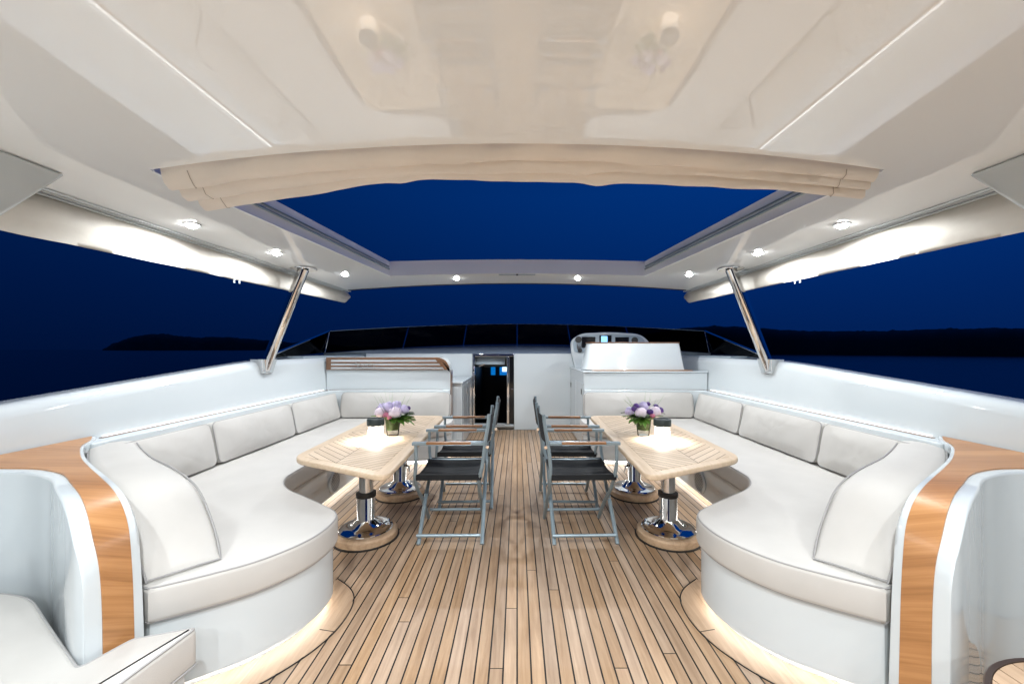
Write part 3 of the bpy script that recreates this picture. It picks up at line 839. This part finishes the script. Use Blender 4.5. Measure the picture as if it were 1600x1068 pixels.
# ------------------------------------------------------------------ windscreen
Ws = thing('windscreen', 'dark tinted curved windscreen with polished top rail', 'windscreen', (0, 7, 1.2))
def wb(x): t = (x / 2.9) ** 2; return Vector((x * 1.035, 7.6 - 1.42 * t, 1.40 - 0.15 * t))
def wt(x): t = (x / 2.9) ** 2; return Vector((x, 7.55 - 1.40 * t, 1.785 - 0.20 * t))
edges = [-2.9, -1.93, -0.97, 0.0, 0.97, 1.93, 2.9]
for i in range(6):
    a, b = edges[i] + (0.008 if i else 0), edges[i + 1] - (0.008 if i < 5 else 0)
    xs = [a + (b - a) * k / 8 for k in range(9)]
    def wtt(x): return wt(x * (1 - 0.055 * max(0, 1 - abs(x) / 2.9) * min(1, abs(x))))
    mb = MB(); mb.loft([[wb(x) + Vector((0, -0.005, 0)), wtt(x) + Vector((0, -0.005, 0)), wtt(x) + Vector((0, 0.005, 0)), wb(x) + Vector((0, 0.005, 0))] for x in xs])
    mb.build('pane', M['tint'], Ws, ang=30)
for s in (-1, 1):
    mb = MB(); A, Bq, Cq = wb(2.9), wt(2.9), Vector((2.60, 4.10, 1.205))
    mb.loft([[A + Vector((-0.004, 0, 0)), Bq + Vector((-0.004, 0, 0)), Cq + Vector((-0.004, 0, 0))], [A + Vector((0.004, 0, 0)), Bq + Vector((0.004, 0, 0)), Cq + Vector((0.004, 0, 0))]])
    mb.build('side_pane', M['tint'] if s < 0 else M['tint'], Ws, mirror=s)
mb = MB(); mb.tube([wt(-2.9 + 5.8 * k / 40) for k in range(41)], 0.005, 8)
mb.build('top_rail', M['paint'], Ws)
for s in (-1, 1):
    mb = MB(); mb.tube([wt(2.9), Vector((2.60, 4.10, 1.215))], 0.014, 8); mb.tube([wt(2.9), wb(2.9) + Vector((-0.04, -0.05, 0.01))], 0.010, 8)
    mb.build('side_rail', M['chrome'], Ws, mirror=s)
mb = MB(); rings = []
for k in range(41):
    x = -2.9 + 5.8 * k / 40
    b = wb(x) + Vector((0, -0.02, -0.004))
    xa = max(-2.46, min(2.46, x))
    rings.append([Vector((xa, 6.48, 1.238)), Vector((xa, 6.52, 1.250)), b * 0.5 + Vector((xa, 6.52, 1.250)) * 0.5 + Vector((0, 0, 0.01)), b, b + Vector((0, 0.4, -0.25)), Vector((xa, 6.9, 1.0))])
mb.loft(rings)
mb.build('dash_top', M['grey'], Ws, ang=60)
for s in (-1, 1):
    mb = MB(); mb.box(s * 2.52, s * 2.86, 4.7, 6.45, 1.196, 1.222)
    mb.build('side_sill', M['grey'], Ws, bevel=0.01)

# ------------------------------------------------------------------ hardtop
def zc(x, y): return 2.169 - 0.0492 * (x / 1.558) ** 2 + 0.006 * (y - 1.64)
XO = 2.345
def yn(x): return 1.804 - 0.123 * max(0, 1 - (x / 1.665) ** 2)
def xh(y): return 1.665 - 0.205 * (y - 1.804) / 2.747
def yfr(x): return 5.355 - 0.09 * (x / 2.345) ** 2
def yhf(x): return 4.551 + 0.098 * max(0, 1 - (x / 1.46) ** 2)
Ht = thing('hardtop', 'glossy white hardtop ceiling with large open hatch', 'hardtop', (0, 2, 2.1))
mb = MB()
NX = 28
def grid(fn, nu, nv):
    vs = [fn(i / nu, j / nv) for i in range(nu + 1) for j in range(nv + 1)]
    fs = [(i * (nv + 1) + j, (i + 1) * (nv + 1) + j, (i + 1) * (nv + 1) + j + 1, i * (nv + 1) + j + 1) for i in range(nu) for j in range(nv)]
    mb.add(vs, fs)
def PZ(x, y): return (x, y, zc(x, y))
grid(lambda u, v: PZ(-1.665 + 3.33 * u, -2.6 + (yn(-1.665 + 3.33 * u) + 2.6) * v), NX, 12)
for s in (-1, 1):
    grid(lambda u, v: PZ(s * (1.665 + (XO - 1.665) * u), -2.6 + 4.404 * v), 8, 12)
    grid(lambda u, v: PZ(s * (xh(1.804 + 2.747 * v) + (XO - xh(1.804 + 2.747 * v)) * u), 1.804 + 2.747 * v), 8, 12)
    def f3(u, v):
        x = s * (1.46 + (XO - 1.46) * u); y0 = 4.551
        return PZ(x, y0 + (yfr(x) - y0) * v)
    grid(f3, 8, 5)
def f4(u, v):
    x = -1.46 + 2.92 * u
    return PZ(x, yhf(x) + (yfr(x) - yhf(x)) * v)
grid(f4, NX, 5)
def build_roof():
    bm = bmesh.new()
    vs = [bm.verts.new(p) for p in mb.v]
    for f in mb.f: bm.faces.new([vs[i] for i in f])
    bmesh.ops.remove_doubles(bm, verts=bm.verts, dist=1e-4)
    bmesh.ops.recalc_face_normals(bm, faces=bm.faces)
    r = bmesh.ops.extrude_face_region(bm, geom=bm.faces[:])
    nv = [g for g in r['geom'] if isinstance(g, bmesh.types.BMVert)]
    bmesh.ops.translate(bm, verts=nv, vec=(0, 0, 0.165))
    # keep the original bottom faces too
    bmesh.ops.recalc_face_normals(bm, faces=bm.faces)
    for f in bm.faces: f.smooth = True
    for e in bm.edges: e.smooth = not (len(e.link_faces) == 2 and e.calc_face_angle(0) > math.radians(30))
    bmesh.ops.translate(bm, verts=bm.verts, vec=-Vector(Ht.location))
    me = bpy.data.meshes.new('roof_panel'); bm.to_mesh(me); bm.free()
    me.materials.append(M['ceil'])
    o = bpy.data.objects.new('roof_panel', me); COL.objects.link(o); o.parent = Ht
build_roof()
for s in (-1, 1):
    mb = MB()
    P0, P1 = Vector((xh(1.9) - 0.010, 1.9, 0)), Vector((xh(4.52) - 0.010, 4.52, 0))
    for zo, w_ in ((0.070, 0.012),):
        a, b = P0.copy(), P1.copy(); a.z = zc(a.x, a.y) + zo; b.z = zc(b.x, b.y) + zo
        mb.tube([a, b], 0.010, 6)
        a2, b2 = a + Vector((0.002, 0, 0.03)), b + Vector((0.002, 0, 0.03))
        mb.tube([a2, b2], 0.006, 6)
    mb.build('hatch_rail', M['paint'], Ht, mirror=s)
    mb = MB(); mb.tube([(xh(y) - 0.002, y, zc(xh(y), y) - 0.001) for y in [1.82 + 2.72 * k / 20 for k in range(21)]], 0.006, 6)
    mb.build('hatch_lip', M['ceil'], Ht, mirror=s)
mb = MB(); mb.box(-0.215, 0.215, 4.68, 4.705, zc(0, 4.7) - 0.012, zc(0, 4.7) + 0.004)
lt = mb.build('hatch_latch', M['grey'], Ht, bevel=0.003)
mb = MB(); mb.tube([(0.0, 4.678, zc(0, 4.7) - 0.008), (0.0, 4.665, zc(0, 4.7) - 0.010)], 0.012, 10)
mb.build('knob', M['chrome'], lt)
mb = MB(); mb.tube([(-2.3 + 4.6 * k / 40, yfr(-2.3 + 4.6 * k / 40) - 0.004, zc(-2.3 + 4.6 * k / 40, 5.33) - 0.004) for k in range(41)], 0.008, 6)
mb.build('front_gasket', M['rubber'], Ht)

# arch legs
for s in (-1, 1):
    side = words[s][0]
    mb = MB()
    z0 = zc(2.02, 1.7) - 0.002
    def leg(xa, ya, yb, z): return [(xa, ya, z), (xa + 0.30, ya, z - 0.01), (xa + 0.30, yb, z - 0.01), (xa, yb, z)]
    mb.loft([leg(2.02, 1.792, 1.1, z0), leg(2.02, 1.545, 0.9, 1.80), leg(2.10, 1.30, 0.7, 1.50), leg(2.50, 0.86, 0.3, 0.90)])
    o = mb.build('arch_leg', M['gel'], mirror=s, bevel=0.018, seg=3)
    tag(o, f'slanted white hardtop support at the near {side} edge', 'support', 'hardtop supports')

# steel poles
for s in (-1, 1):
    side = words[s][0]
    Pb = Vector((2.487, 3.92, 1.105)); Pt = Vector((2.09, 3.90, zc(2.09, 3.90) - 0.004))
    T = thing('support_pole', f'polished steel pole holding up the {side} side of the hardtop', 'pole', (s * Pb.x, Pb.y, Pb.z), 'polished hardtop poles')
    mb = MB(); mb.tube([Pb, Pb.lerp(Pt, 0.5), Pt], 0.050, 20)
    mb.build('pole', M['chrome'], T, mirror=s)
    mb = MB()
    mb.add([(2.435, 3.81, 1.21), (2.435, 4.05, 1.21), (2.462, 4.02, 1.065), (2.455, 3.85, 1.065), (2.56, 3.81, 1.21), (2.56, 4.05, 1.21), (2.54, 4.02, 1.065), (2.54, 3.85, 1.065)],
           [(0, 1, 2, 3), (4, 7, 6, 5), (0, 4, 5, 1), (1, 5, 6, 2), (2, 6, 7, 3), (3, 7, 4, 0)])
    mb.build('foot_bracket', M['chrome'], T, mirror=s, bevel=0.006)
    mb = MB(); mb.lathe([(0.115, Pt.z - 0.008), (0.12, Pt.z - 0.004), (0.12, Pt.z + 0.006)], (Pt.x, Pt.y, 0), 32)
    mb.build('ceiling_flange', M['chrome'], T, mirror=s)

# gathered sunshade at the near edge of the hatch
mb = MB(); rings = []
prof0 = [(-0.012, 0.03), (0.0, -0.01), (0.012, -0.045), (0.035, -0.065), (0.056, -0.064), (0.066, -0.045), (0.064, -0.012), (0.072, -0.006), (0.084, -0.045), (0.105, -0.078), (0.135, -0.086), (0.155, -0.080), (0.165, -0.06), (0.162, -0.022), (0.170, -0.015), (0.18, -0.055), (0.20, -0.088), (0.235, -0.102), (0.262, -0.088), (0.270, -0.05), (0.268, 0.0)]
NXC = 120
for i in range(NXC + 1):
    x = -1.632 + 3.29 * i / NXC
    y0 = yn(x) + 0.025; zz = zc(x, y0)
    left = max(0, (-x - 0.4) / 1.23) - 0.62 * max(0, (x - 0.3) / 1.3)
    ring = []
    for k, (dy, dz) in enumerate(prof0):
        f = k / len(prof0)
        wv = noise.noise(Vector((x * 1.3 + f * 1.5, f * 4.5, 4.0))) * 0.055 * (0.25 + f) + noise.noise(Vector((x * 5 + f * 9, f * 5, 9.0))) * 0.014
        pinch = math.exp(-((x - 0.17 - 0.25 * f) / 0.06) ** 2) * 0.022 * (1 if 0.2 < f < 0.9 else 0) + math.exp(-((x + 0.55) / 0.05) ** 2) * 0.014 * f
        ring.append((x, y0 + 0.82 * (dy * (0.85 + 0.42 * left) + wv * 0.8), zz + 0.82 * (dz * (0.95 + 0.35 * left) + wv - pinch * 0.8)))
    rings.append(ring)
mb.loft(rings, closed_ring=False)
o = mb.build('sunshade', M['curtain'], ang=70)
tag(o, 'beige folded cloth sunshade bunched along the near edge of the hatch', 'sunshade')
for xs_ in (-1.48, 1.52):
    mb = MB()
    i = int((xs_ + 1.632) / 3.29 * NXC)
    mb.tube([Vector(p) + Vector((0, -0.003, -0.004)) for p in rings[i][1:]], 0.0014, 5)
    mb.build('seam', M['seam'], o)

# side awnings (rolled valances)
for s in (-1, 1):
    side = words[s][0]
    T = thing('side_awning', f'cream cloth awning rolled up along the {side} edge of the hardtop', 'awning', (s * 2.3, 3.3, 1.9), 'rolled side awnings')
    mb = MB()
    for xx, zz in ((2.262, 0.0), (2.284, -0.008), (2.238, 0.002)):
        mb.tube([(xx, 0.8 + 0.3795 * k, zc(xx, 0.8 + 0.3795 * k) - 0.010 + zz) for k in range(13)], 0.0065, 6)
    mb.build('track', M['gel'], T, mirror=s)
    mb = MB(); rings = []
    N = 320
    for i in range(N + 1):
        y = 0.8 + 4.61 * i / N
        zt = zc(2.296, y) - 0.018
        drop = 0.209 - 0.020 * (y - 1.97)
        if y > 5.29: drop *= 0.6 + 0.4 * math.cos((y - 5.29) / 0.12 * PI / 2.2)
        ring = []
        wr = 0.6 + 0.9 * math.exp(-((y - 1.9) / 0.55) ** 2)
        for k in range(11):
            t = k / 10
            wob = (noise.noise(Vector((y * 2.2 + t * 2.5, t * 1.5, s * 5.0))) * 0.028 + noise.noise(Vector((y * 5 + t * 5, t * 1.5, s * 3.0))) * 0.010 + noise.noise(Vector((y * 11 + t * 7, t * 1.2, s * 7.0))) * 0.0035) * wr * math.sin(min(1, t * 1.6) * PI / 2)
            belly = 0.035 * math.sin(t * PI * 0.95)
            zz = zt - drop * t + (0.010 * noise.noise(Vector((y * 1.7, s * 2.0, 1))) * t)
            ring.append((2.296 - 0.82 * belly + 0.82 * wob, y, zz))
        ring.append((2.32, y, zt - drop * 0.97)); ring.append((2.328, y, zt - drop * 0.5))
        rings.append(ring)
    mb.loft(rings, closed_ring=False)
    mb.build('cloth', M['valance'], T, mirror=s, ang=80)
    for yy_ in (3.22, 3.28):
        mb = MB()
        zb = zc(2.296, yy_) - 0.018 - (0.209 - 0.020 * (yy_ - 1.97))
        mb.tube([(2.288, yy_, zb + 0.016), (2.288, yy_, zb - 0.029)], 0.0065, 8)
        mb.build('hook', M['gel'], T, mirror=s)

# ------------------------------------------------------------------ downlights (spot lamps; the aft ones unseen and assumed)
def downlight(x, y, energy, label, tilt=(0, 0), size=150, blend=0.7, col=(0.955, 0.985, 1.0), group='recessed ceiling downlights'):
    z = zc(x, y)
    T = thing('downlight', label, 'downlight', (x, y, z), group)
    m1 = MB(); m1.lathe([(0.038, z - 0.006), (0.048, z - 0.005), (0.050, z + 0.003), (0.038, z + 0.003)], (x, y, 0), 24)
    m1.build('bezel', M['gel'], T)
    m2 = MB(); m2.lathe([(0.001, z - 0.026), (0.015, z - 0.024), (0.027, z - 0.017), (0.034, z - 0.008), (0.036, z + 0.002)], (x, y, 0), 20)
    m2.build('lens', M['lens'], T)
    ld = bpy.data.lights.new('downlight_lamp', 'SPOT'); ld.energy = energy; ld.spot_size = math.radians(size); ld.spot_blend = blend
    ld.shadow_soft_size = 0.035; ld.color = col
    lo = bpy.data.objects.new('lamp', ld); COL.objects.link(lo); lo.parent = T; lo.location = (0, 0, -0.03)
    lo.rotation_euler = (tilt[0], tilt[1], 0)
    return T
EN = 52
rowY = [(2.05, 2.51, 'nearest the camera in the {} row over the settee'), (1.984, 3.28, 'beside the steel pole in the {} row'), (1.86, 4.305, 'forward end of the {} row by the awning tip')]
for s in (-1, 1):
    side = words[s][0]
    for a, y, d in rowY:
        downlight(s * a, y, EN, 'small bright downlight, ' + d.format(side), size=174, blend=0.30)
    downlight(s * 0.742, 4.88, EN * 1.7, f'small bright downlight in the front hatch frame, {side} of centre', size=160, blend=0.4)
    for a, y, k in (((1.65, 0.7, 1.25), (0.6, 0.35, 3.0), (1.4, -0.9, 1.3), (0.5, -1.2, 3.2)) if s < 0 else ((1.65, 0.7, 0.9), (0.6, 0.35, 3.0), (1.4, -0.9, 0.8), (0.5, -1.2, 2.8))):  # aft lamps assumed; the rearmost pair added to brighten the ceiling by bounce
        downlight(s * a, y, EN * k, f'assumed unseen downlight in the aft ceiling over the {side} side, behind the view', size=160, col=(0.93, 0.975, 1.0), group='assumed aft ceiling downlights')

# ------------------------------------------------------------------ tables
TOP = 0.64
for s in (-1, 1):
    side = words[s][0]
    cx, cy = 1.055, 3.18
    T = thing('dining_table', f'{side} pale teak dining table on two steel pedestals', 'table', (s * cx, cy, 0), 'pale teak dining tables')
    outer = round_poly([(0.68, 2.06), (1.385, 2.43), (1.40, 4.0), (0.72, 4.0)], [0.11, 0.13, 0.12, 0.12], 8)
    inner = round_poly([(0.755, 2.165), (1.315, 2.458), (1.325, 3.92), (0.795, 3.92)], 0.012, 3)
    fr_ = MB(); rounded_pad(fr_, outer, TOP - 0.032, TOP, 0.009, 3)
    fo = fr_.build('frame', M['teak_table'], T, mirror=s, ang=40)
    pm = MB(); pm.prism(inner, TOP - 0.01, TOP + 0.0015)
    pm.build('slat_panel', M['slats'], T, mirror=s, ang=40)
    for py, hz in ((2.77, 0.30), (3.58, 0.33)):
        P = MB(); px = 1.05
        P.lathe([(0.178, 0.062), (0.180, 0.068), (0.176, 0.073), (0.150, 0.078), (0.120, 0.076), (0.095, 0.088), (0.075, 0.115), (0.064, 0.128), (0.061, 0.135), (0.061, hz - 0.01), (0.058, hz)], (px, py, 0), 40)
        P.lathe([(0.047, hz), (0.047, TOP - 0.0325)], (px, py, 0), 32)
        po = P.build('pedestal', M['chrome'], T, mirror=s, ang=30)
        P = MB(); P.lathe([(0.060, hz - 0.018), (0.0665, hz - 0.016), (0.0665, hz + 0.012), (0.048, hz + 0.016)], (px, py, 0), 32)
        P.build('collar', M['rubber'], po, mirror=s)
        P = MB(); P.lathe([(0.210, 0.0045), (0.212, 0.012), (0.210, 0.045), (0.200, 0.056), (0.17, 0.061)], (px, py, 0), 48)
        P.build('foot_ring', M['teak_foot'], po, mirror=s)
        P = MB(); P.lathe([(0.222, 0.001), (0.222, 0.009), (0.2, 0.0095)], (px, py, 0), 48)
        P.build('gasket', M['rubber'], po, mirror=s)
        if py > 3:
            P = MB(); P.tube([(px - 0.055, py - 0.03, hz - 0.06), (px - 0.085, py - 0.05, hz - 0.065), (px - 0.095, py - 0.055, hz - 0.11)], [0.011, 0.013, 0.009], 10)
            P.build('lever', M['chrome'], po, mirror=s)

# ------------------------------------------------------------------ table lamps
for s, (lx, ly) in ((-1, (-1.03, 2.90)), (1, (1.05, 2.88))):
    side = words[s][0]
    T = thing('table_lamp', f'glass table lamp with dark round cap on the {side} teak table', 'lamp', (lx, ly, TOP + 0.002), 'glass table lamps')
    z = TOP + 0.002
    mb = MB(); mb.lathe([(0.0525, z + 0.002), (0.0525, z + 0.108), (0.0495, z + 0.108), (0.0495, z + 0.006), (0.004, z + 0.006)], (lx, ly, 0), 36)
    mb.build('glass_body', M['frost'], T)
    mb = MB(); mb.lathe([(0.058, z + 0.1095), (0.0612, z + 0.112), (0.0612, z + 0.152), (0.058, z + 0.158), (0.040, z + 0.159), (0.038, z + 0.154)], (lx, ly, 0), 36)
    mb.build('cap', M['cap'], T)
    mb = MB(); mb.lathe([(0.001, z + 0.1060), (0.040, z + 0.1060), (0.040, z + 0.1085)], (lx, ly, 0), 24)
    mb.build('led', M['lamp_glow'], T)
    ld = bpy.data.lights.new('table_lamp_light', 'SPOT'); ld.energy = 85.0; ld.spot_size = math.radians(150); ld.spot_blend = 0.8; ld.shadow_soft_size = 0.02; ld.color = (1, 0.95, 0.88)
    lo = bpy.data.objects.new('lamp', ld); COL.objects.link(lo); lo.parent = T; lo.location = (0, 0, 0.098)

# ------------------------------------------------------------------ flowers
def bloom(c, r, mkey, parent, seed):
    rnd = random.Random(seed)
    b = MB()
    c = Vector(c)
    N = 46
    for k in range(N):
        ph = math.acos(1 - 1.55 * (k + 0.5) / N); th = k * 2.39996
        d = Vector((math.sin(ph) * math.cos(th), math.sin(ph) * math.sin(th), math.cos(ph)))
        u = d.cross(Vector((0.3, 0.2, 1))).normalized(); v = d.cross(u)
        a = rnd.uniform(0, PI); u, v = u * math.cos(a) + v * math.sin(a), v * math.cos(a) - u * math.sin(a)
        rr = r * rnd.uniform(0.84, 1.04); w_ = r * rnd.uniform(0.26, 0.36)
        ctr = c + d * rr
        rim = [ctr + (u * math.cos(q) + v * math.sin(q)) * w_ - d * (w_ * rnd.uniform(0.15, 0.6)) for q in (0, PI / 3, 2 * PI / 3, PI, 4 * PI / 3, 5 * PI / 3)]
        b.add([ctr] + rim, [(0, i + 1, (i + 1) % 6 + 1) for i in range(6)])
    b.lathe([(r * 0.8 * math.sin(q), -r * 0.8 * math.cos(q)) for q in [0.05, 0.6, 1.1, 1.6, 2.1, 2.6, 3.09]], c, 12)
    return b.build('bloom', M[mkey], parent, weld=False, ang=40, recalc=False)
def leafshape(mbx, p, d, ln, wd, up=Vector((0, 0, 1))):
    d = d.normalized(); sd = d.cross(up).normalized(); nrm = sd.cross(d)
    pts = []
    for t, w_ in ((0, 0.1), (0.25, 0.8), (0.55, 1), (0.8, 0.6), (1, 0.04)):
        cpt = p + d * ln * t - Vector((0, 0, 1)) * ln * 0.25 * t * t
        pts.append((cpt - sd * wd * w_ + nrm * wd * 0.3, cpt, cpt + sd * wd * w_ + nrm * wd * 0.3))
    verts = [q for r in pts for q in r]
    faces = []
    for i in range(4):
        for j in range(2):
            faces.append((i * 3 + j, i * 3 + j + 1, (i + 1) * 3 + j + 1, (i + 1) * 3 + j))
    mbx.add(verts, faces)
def flowers(x, y, s):
    rnd = random.Random(5 + s)
    z = TOP + 0.002
    side = words[s][0]
    lab = 'posy of pale lilac and pink blooms in a leaf-lined glass on the left table' if s < 0 else 'posy of white and deep purple blooms in a leaf-lined glass on the right table'
    T = thing('flower_arrangement', lab, 'flowers', (x, y, z), 'flower arrangements')
    mb = MB(); mb.lathe([(0.042, z), (0.044, z + 0.004), (0.060, z + 0.135), (0.0575, z + 0.135), (0.0415, z + 0.012), (0.003, z + 0.012)], (x, y, 0), 32)
    vs = mb.build('vase', M['glass'], T)
    mb = MB(); mb.lathe([(0.046, z + 0.045), (0.0572, z + 0.132), (0.052, z + 0.133), (0.03, z + 0.05)], (x, y, 0), 28)
    mb.build('leaf_lining', M['lining'], vs)
    sign = 1
    if s < 0:
        bl = [(-0.095, -0.03, 0.185, 0.050, 'fl_white'), (0.035, -0.055, 0.185, 0.056, 'fl_white'), (-0.035, 0.0, 0.225, 0.052, 'fl_lilac'), (0.02, 0.03, 0.235, 0.048, 'fl_lilac'), (-0.10, 0.045, 0.215, 0.045, 'fl_lilac'), (0.095, 0.01, 0.205, 0.042, 'fl_lilac'), (-0.035, -0.06, 0.165, 0.030, 'fl_pink'), (-0.005, -0.075, 0.150, 0.024, 'fl_pink'), (-0.03, 0.07, 0.20, 0.04, 'fl_white'), (-0.125, 0.01, 0.205, 0.022, 'fl_purple'), (0.125, 0.02, 0.215, 0.020, 'fl_purple')]
    else:
        bl = [(-0.035, -0.05, 0.185, 0.052, 'fl_white'), (0.085, -0.035, 0.19, 0.052, 'fl_white'), (0.01, 0.035, 0.225, 0.048, 'fl_lilac'), (-0.115, 0.0, 0.19, 0.042, 'fl_lilac'), (0.035, -0.06, 0.195, 0.028, 'fl_purple'), (0.135, -0.005, 0.20, 0.034, 'fl_purple'), (0.115, 0.03, 0.225, 0.028, 'fl_purple'), (-0.06, 0.0, 0.235, 0.028, 'fl_purple'), (-0.085, -0.03, 0.215, 0.026, 'fl_purple'), (0.05, 0.03, 0.25, 0.022, 'fl_purple'), (0.05, -0.075, 0.165, 0.022, 'fl_pink'), (-0.005, 0.08, 0.20, 0.045, 'fl_white')]
    for k, (dx, dy, dz, r, mk) in enumerate(bl):
        dx, dy, r, dz = dx * 0.92, dy * 0.92, r * 0.90, 0.135 + (dz - 0.135) * 0.88
        bloom((x + dx, y + dy, z + dz), r, mk, T, k + 10 * s)
    mb = MB()
    for k in range(60):
        a = rnd.uniform(0, 2 * PI)
        d = Vector((math.cos(a), math.sin(a), rnd.uniform(-0.15, 0.6)))
        leafshape(mb, Vector((x, y, z + 0.13)) + Vector((math.cos(a), math.sin(a), 0)) * rnd.uniform(0.03, 0.06), d, rnd.uniform(0.06, 0.13), rnd.uniform(0.014, 0.026))
    for k in range(14):
        a = rnd.uniform(0, 2 * PI)
        p0 = Vector((x, y, z + 0.15)) + Vector((math.cos(a), math.sin(a), 0)) * 0.05
        mb.tube([p0, p0 + Vector((math.cos(a) * 0.05, math.sin(a) * 0.05, 0.08)), p0 + Vector((math.cos(a) * 0.10, math.sin(a) * 0.10, rnd.uniform(0.11, 0.18)))], [0.0012, 0.001, 0.0005], 4)
    mb.build('foliage', M['leaf'], T, weld=False, recalc=False)
    mb = MB()
    for dx, dy, dz in ((0.13, 0.0, 0.165), (0.1, 0.05, 0.16), (-0.12, 0.04, 0.16)):
        leafshape(mb, Vector((x + dx * 0.7, y + dy, z + dz)), Vector((dx, dy, 0.03)), 0.08, 0.018)
    mb.build('dark_foliage', M['leaf_dark'], T, weld=False, recalc=False)
flowers(-0.955, 3.06, -1)
flowers(0.97, 3.06, 1)

# ------------------------------------------------------------------ director's chairs
def make_chair():
    T = thing('director_chair', 'x', 'chair', (0, 0, 0), 'folding director chairs in the aisle')
    W = 0.215
    for side in (-1, 1):
        xf = -0.21 + (0.012 if side > 0 else -0.012)
        xr = 0.21 + (0.012 if side > 0 else -0.012)
        ft = catmull([(xf, -side * W, 0.012), (xf, -side * W * 0.55, 0.115), (xf, 0, 0.235), (xf, side * W * 0.55, 0.335), (xf - 0.004, side * W * 0.90, 0.435), (-0.215, side * W, 0.54), (-0.215, side * W, 0.668)], 5)
        mb = MB(); mb.tube(ft, [0.0135 if i < len(ft) * 0.45 else 0.0115 for i in range(len(ft))], 10)
        mb.build('leg', M['paint'], T)
        rt = catmull([(xr, -side * W, 0.012), (xr, -side * W * 0.55, 0.115), (xr, 0, 0.235), (xr, side * W * 0.55, 0.335), (xr + 0.004, side * W * 0.90, 0.435), (0.225, side * W, 0.54), (0.242, side * W, 0.68), (0.262, side * W, 0.80), (0.270, side * W, 0.872)], 5)
        mb = MB(); mb.tube(rt, [0.0135 if i < len(rt) * 0.4 else 0.0125 for i in range(len(rt))], 10)
        mb.build('leg', M['paint'], T)
        mb = MB(); mb.tube([(-0.21, -side * W, 0.072), (0.21, -side * W, 0.072)], 0.011, 10)
        mb.build('stretcher', M['paint'], T)
        mb = MB(); mb.tube([(-0.225, side * (W - 0.018), 0.456), (0.222, side * (W - 0.018), 0.456)], 0.0125, 10)
        mb.build('seat_rail', M['paint'], T)
        mb = MB(); y = side * W
        mb.box(-0.238, -0.145, y - 0.017, y + 0.017, 0.670, 0.690); mb.box(0.150, 0.232, y - 0.017, y + 0.017, 0.670, 0.690)
        mb.box(-0.145, 0.150, y - 0.013, y + 0.013, 0.668, 0.674)
        ar = mb.build('armrest', M['paint'], T, bevel=0.004)
        mb = MB(); mb.box(-0.1445, 0.1495, y - 0.0165, y + 0.0165, 0.6745, 0.6915)
        mb.build('teak_pad', M['teak_arm'], ar, bevel=0.004)
        mb = MB(); mb.tube([(0.258, side * (W + 0.012), 0.66), (0.258, side * (W + 0.022), 0.66)], 0.011, 10); mb.tube([(-0.21, side * 0.0 + 0.004 * side, 0.235), (-0.236 if side > 0 else -0.222, side * 0.004, 0.235)], 0.010, 8)
        mb.build('hinge', M['chrome'], T)
    mb = MB(); rings = []
    for i in range(17):
        t = i / 16; y = -W + 0.012 + (2 * W - 0.024) * t
        sag = 0.028 * math.sin(PI * t)
        rings.append([(-0.215 + 0.43 * k / 8, y, 0.470 - sag - 0.006 * math.sin(PI * k / 8)) for k in range(9)])
    mb.loft(rings, closed_ring=False)
    for side in (-1, 1):
        mb.box(-0.216, 0.216, side * (W - 0.002), side * (W - 0.012), 0.435, 0.472)
    mb.build('seat', M['black'], T, thick=0.004, ang=60)
    mb = MB(); rings = []
    for i in range(17):
        t = i / 16; y = -W - 0.012 + (2 * W + 0.024) * t
        bow = 0.022 * math.sin(PI * t)
        rings.append([(0.243 + (0.262 - 0.235) * k / 5 + bow + 0.002, y, 0.675 + 0.185 * k / 5) for k in range(6)])
    mb.loft(rings, closed_ring=False)
    mb.build('backrest', M['black'], T, thick=0.005, ang=60)
    return T
ch = make_chair()
spots = [(-0.457, 2.85, 0.012, 'black and blue-grey folding chair nearest the camera at the left table'), (-0.437, 3.435, 0.035, 'black and blue-grey folding chair further from the camera at the left table'),
         (0.438, 2.85, PI + 0.03, 'black and blue-grey folding chair nearest the camera at the right table'), (0.43, 3.435, PI - 0.02, 'black and blue-grey folding chair further from the camera at the right table')]
for i, (x, y, rz, lab) in enumerate(spots):
    o = ch if i == 0 else copy_tree(ch)
    o.location = (x, y, 0); o.rotation_euler = (0, 0, rz); o['label'] = lab
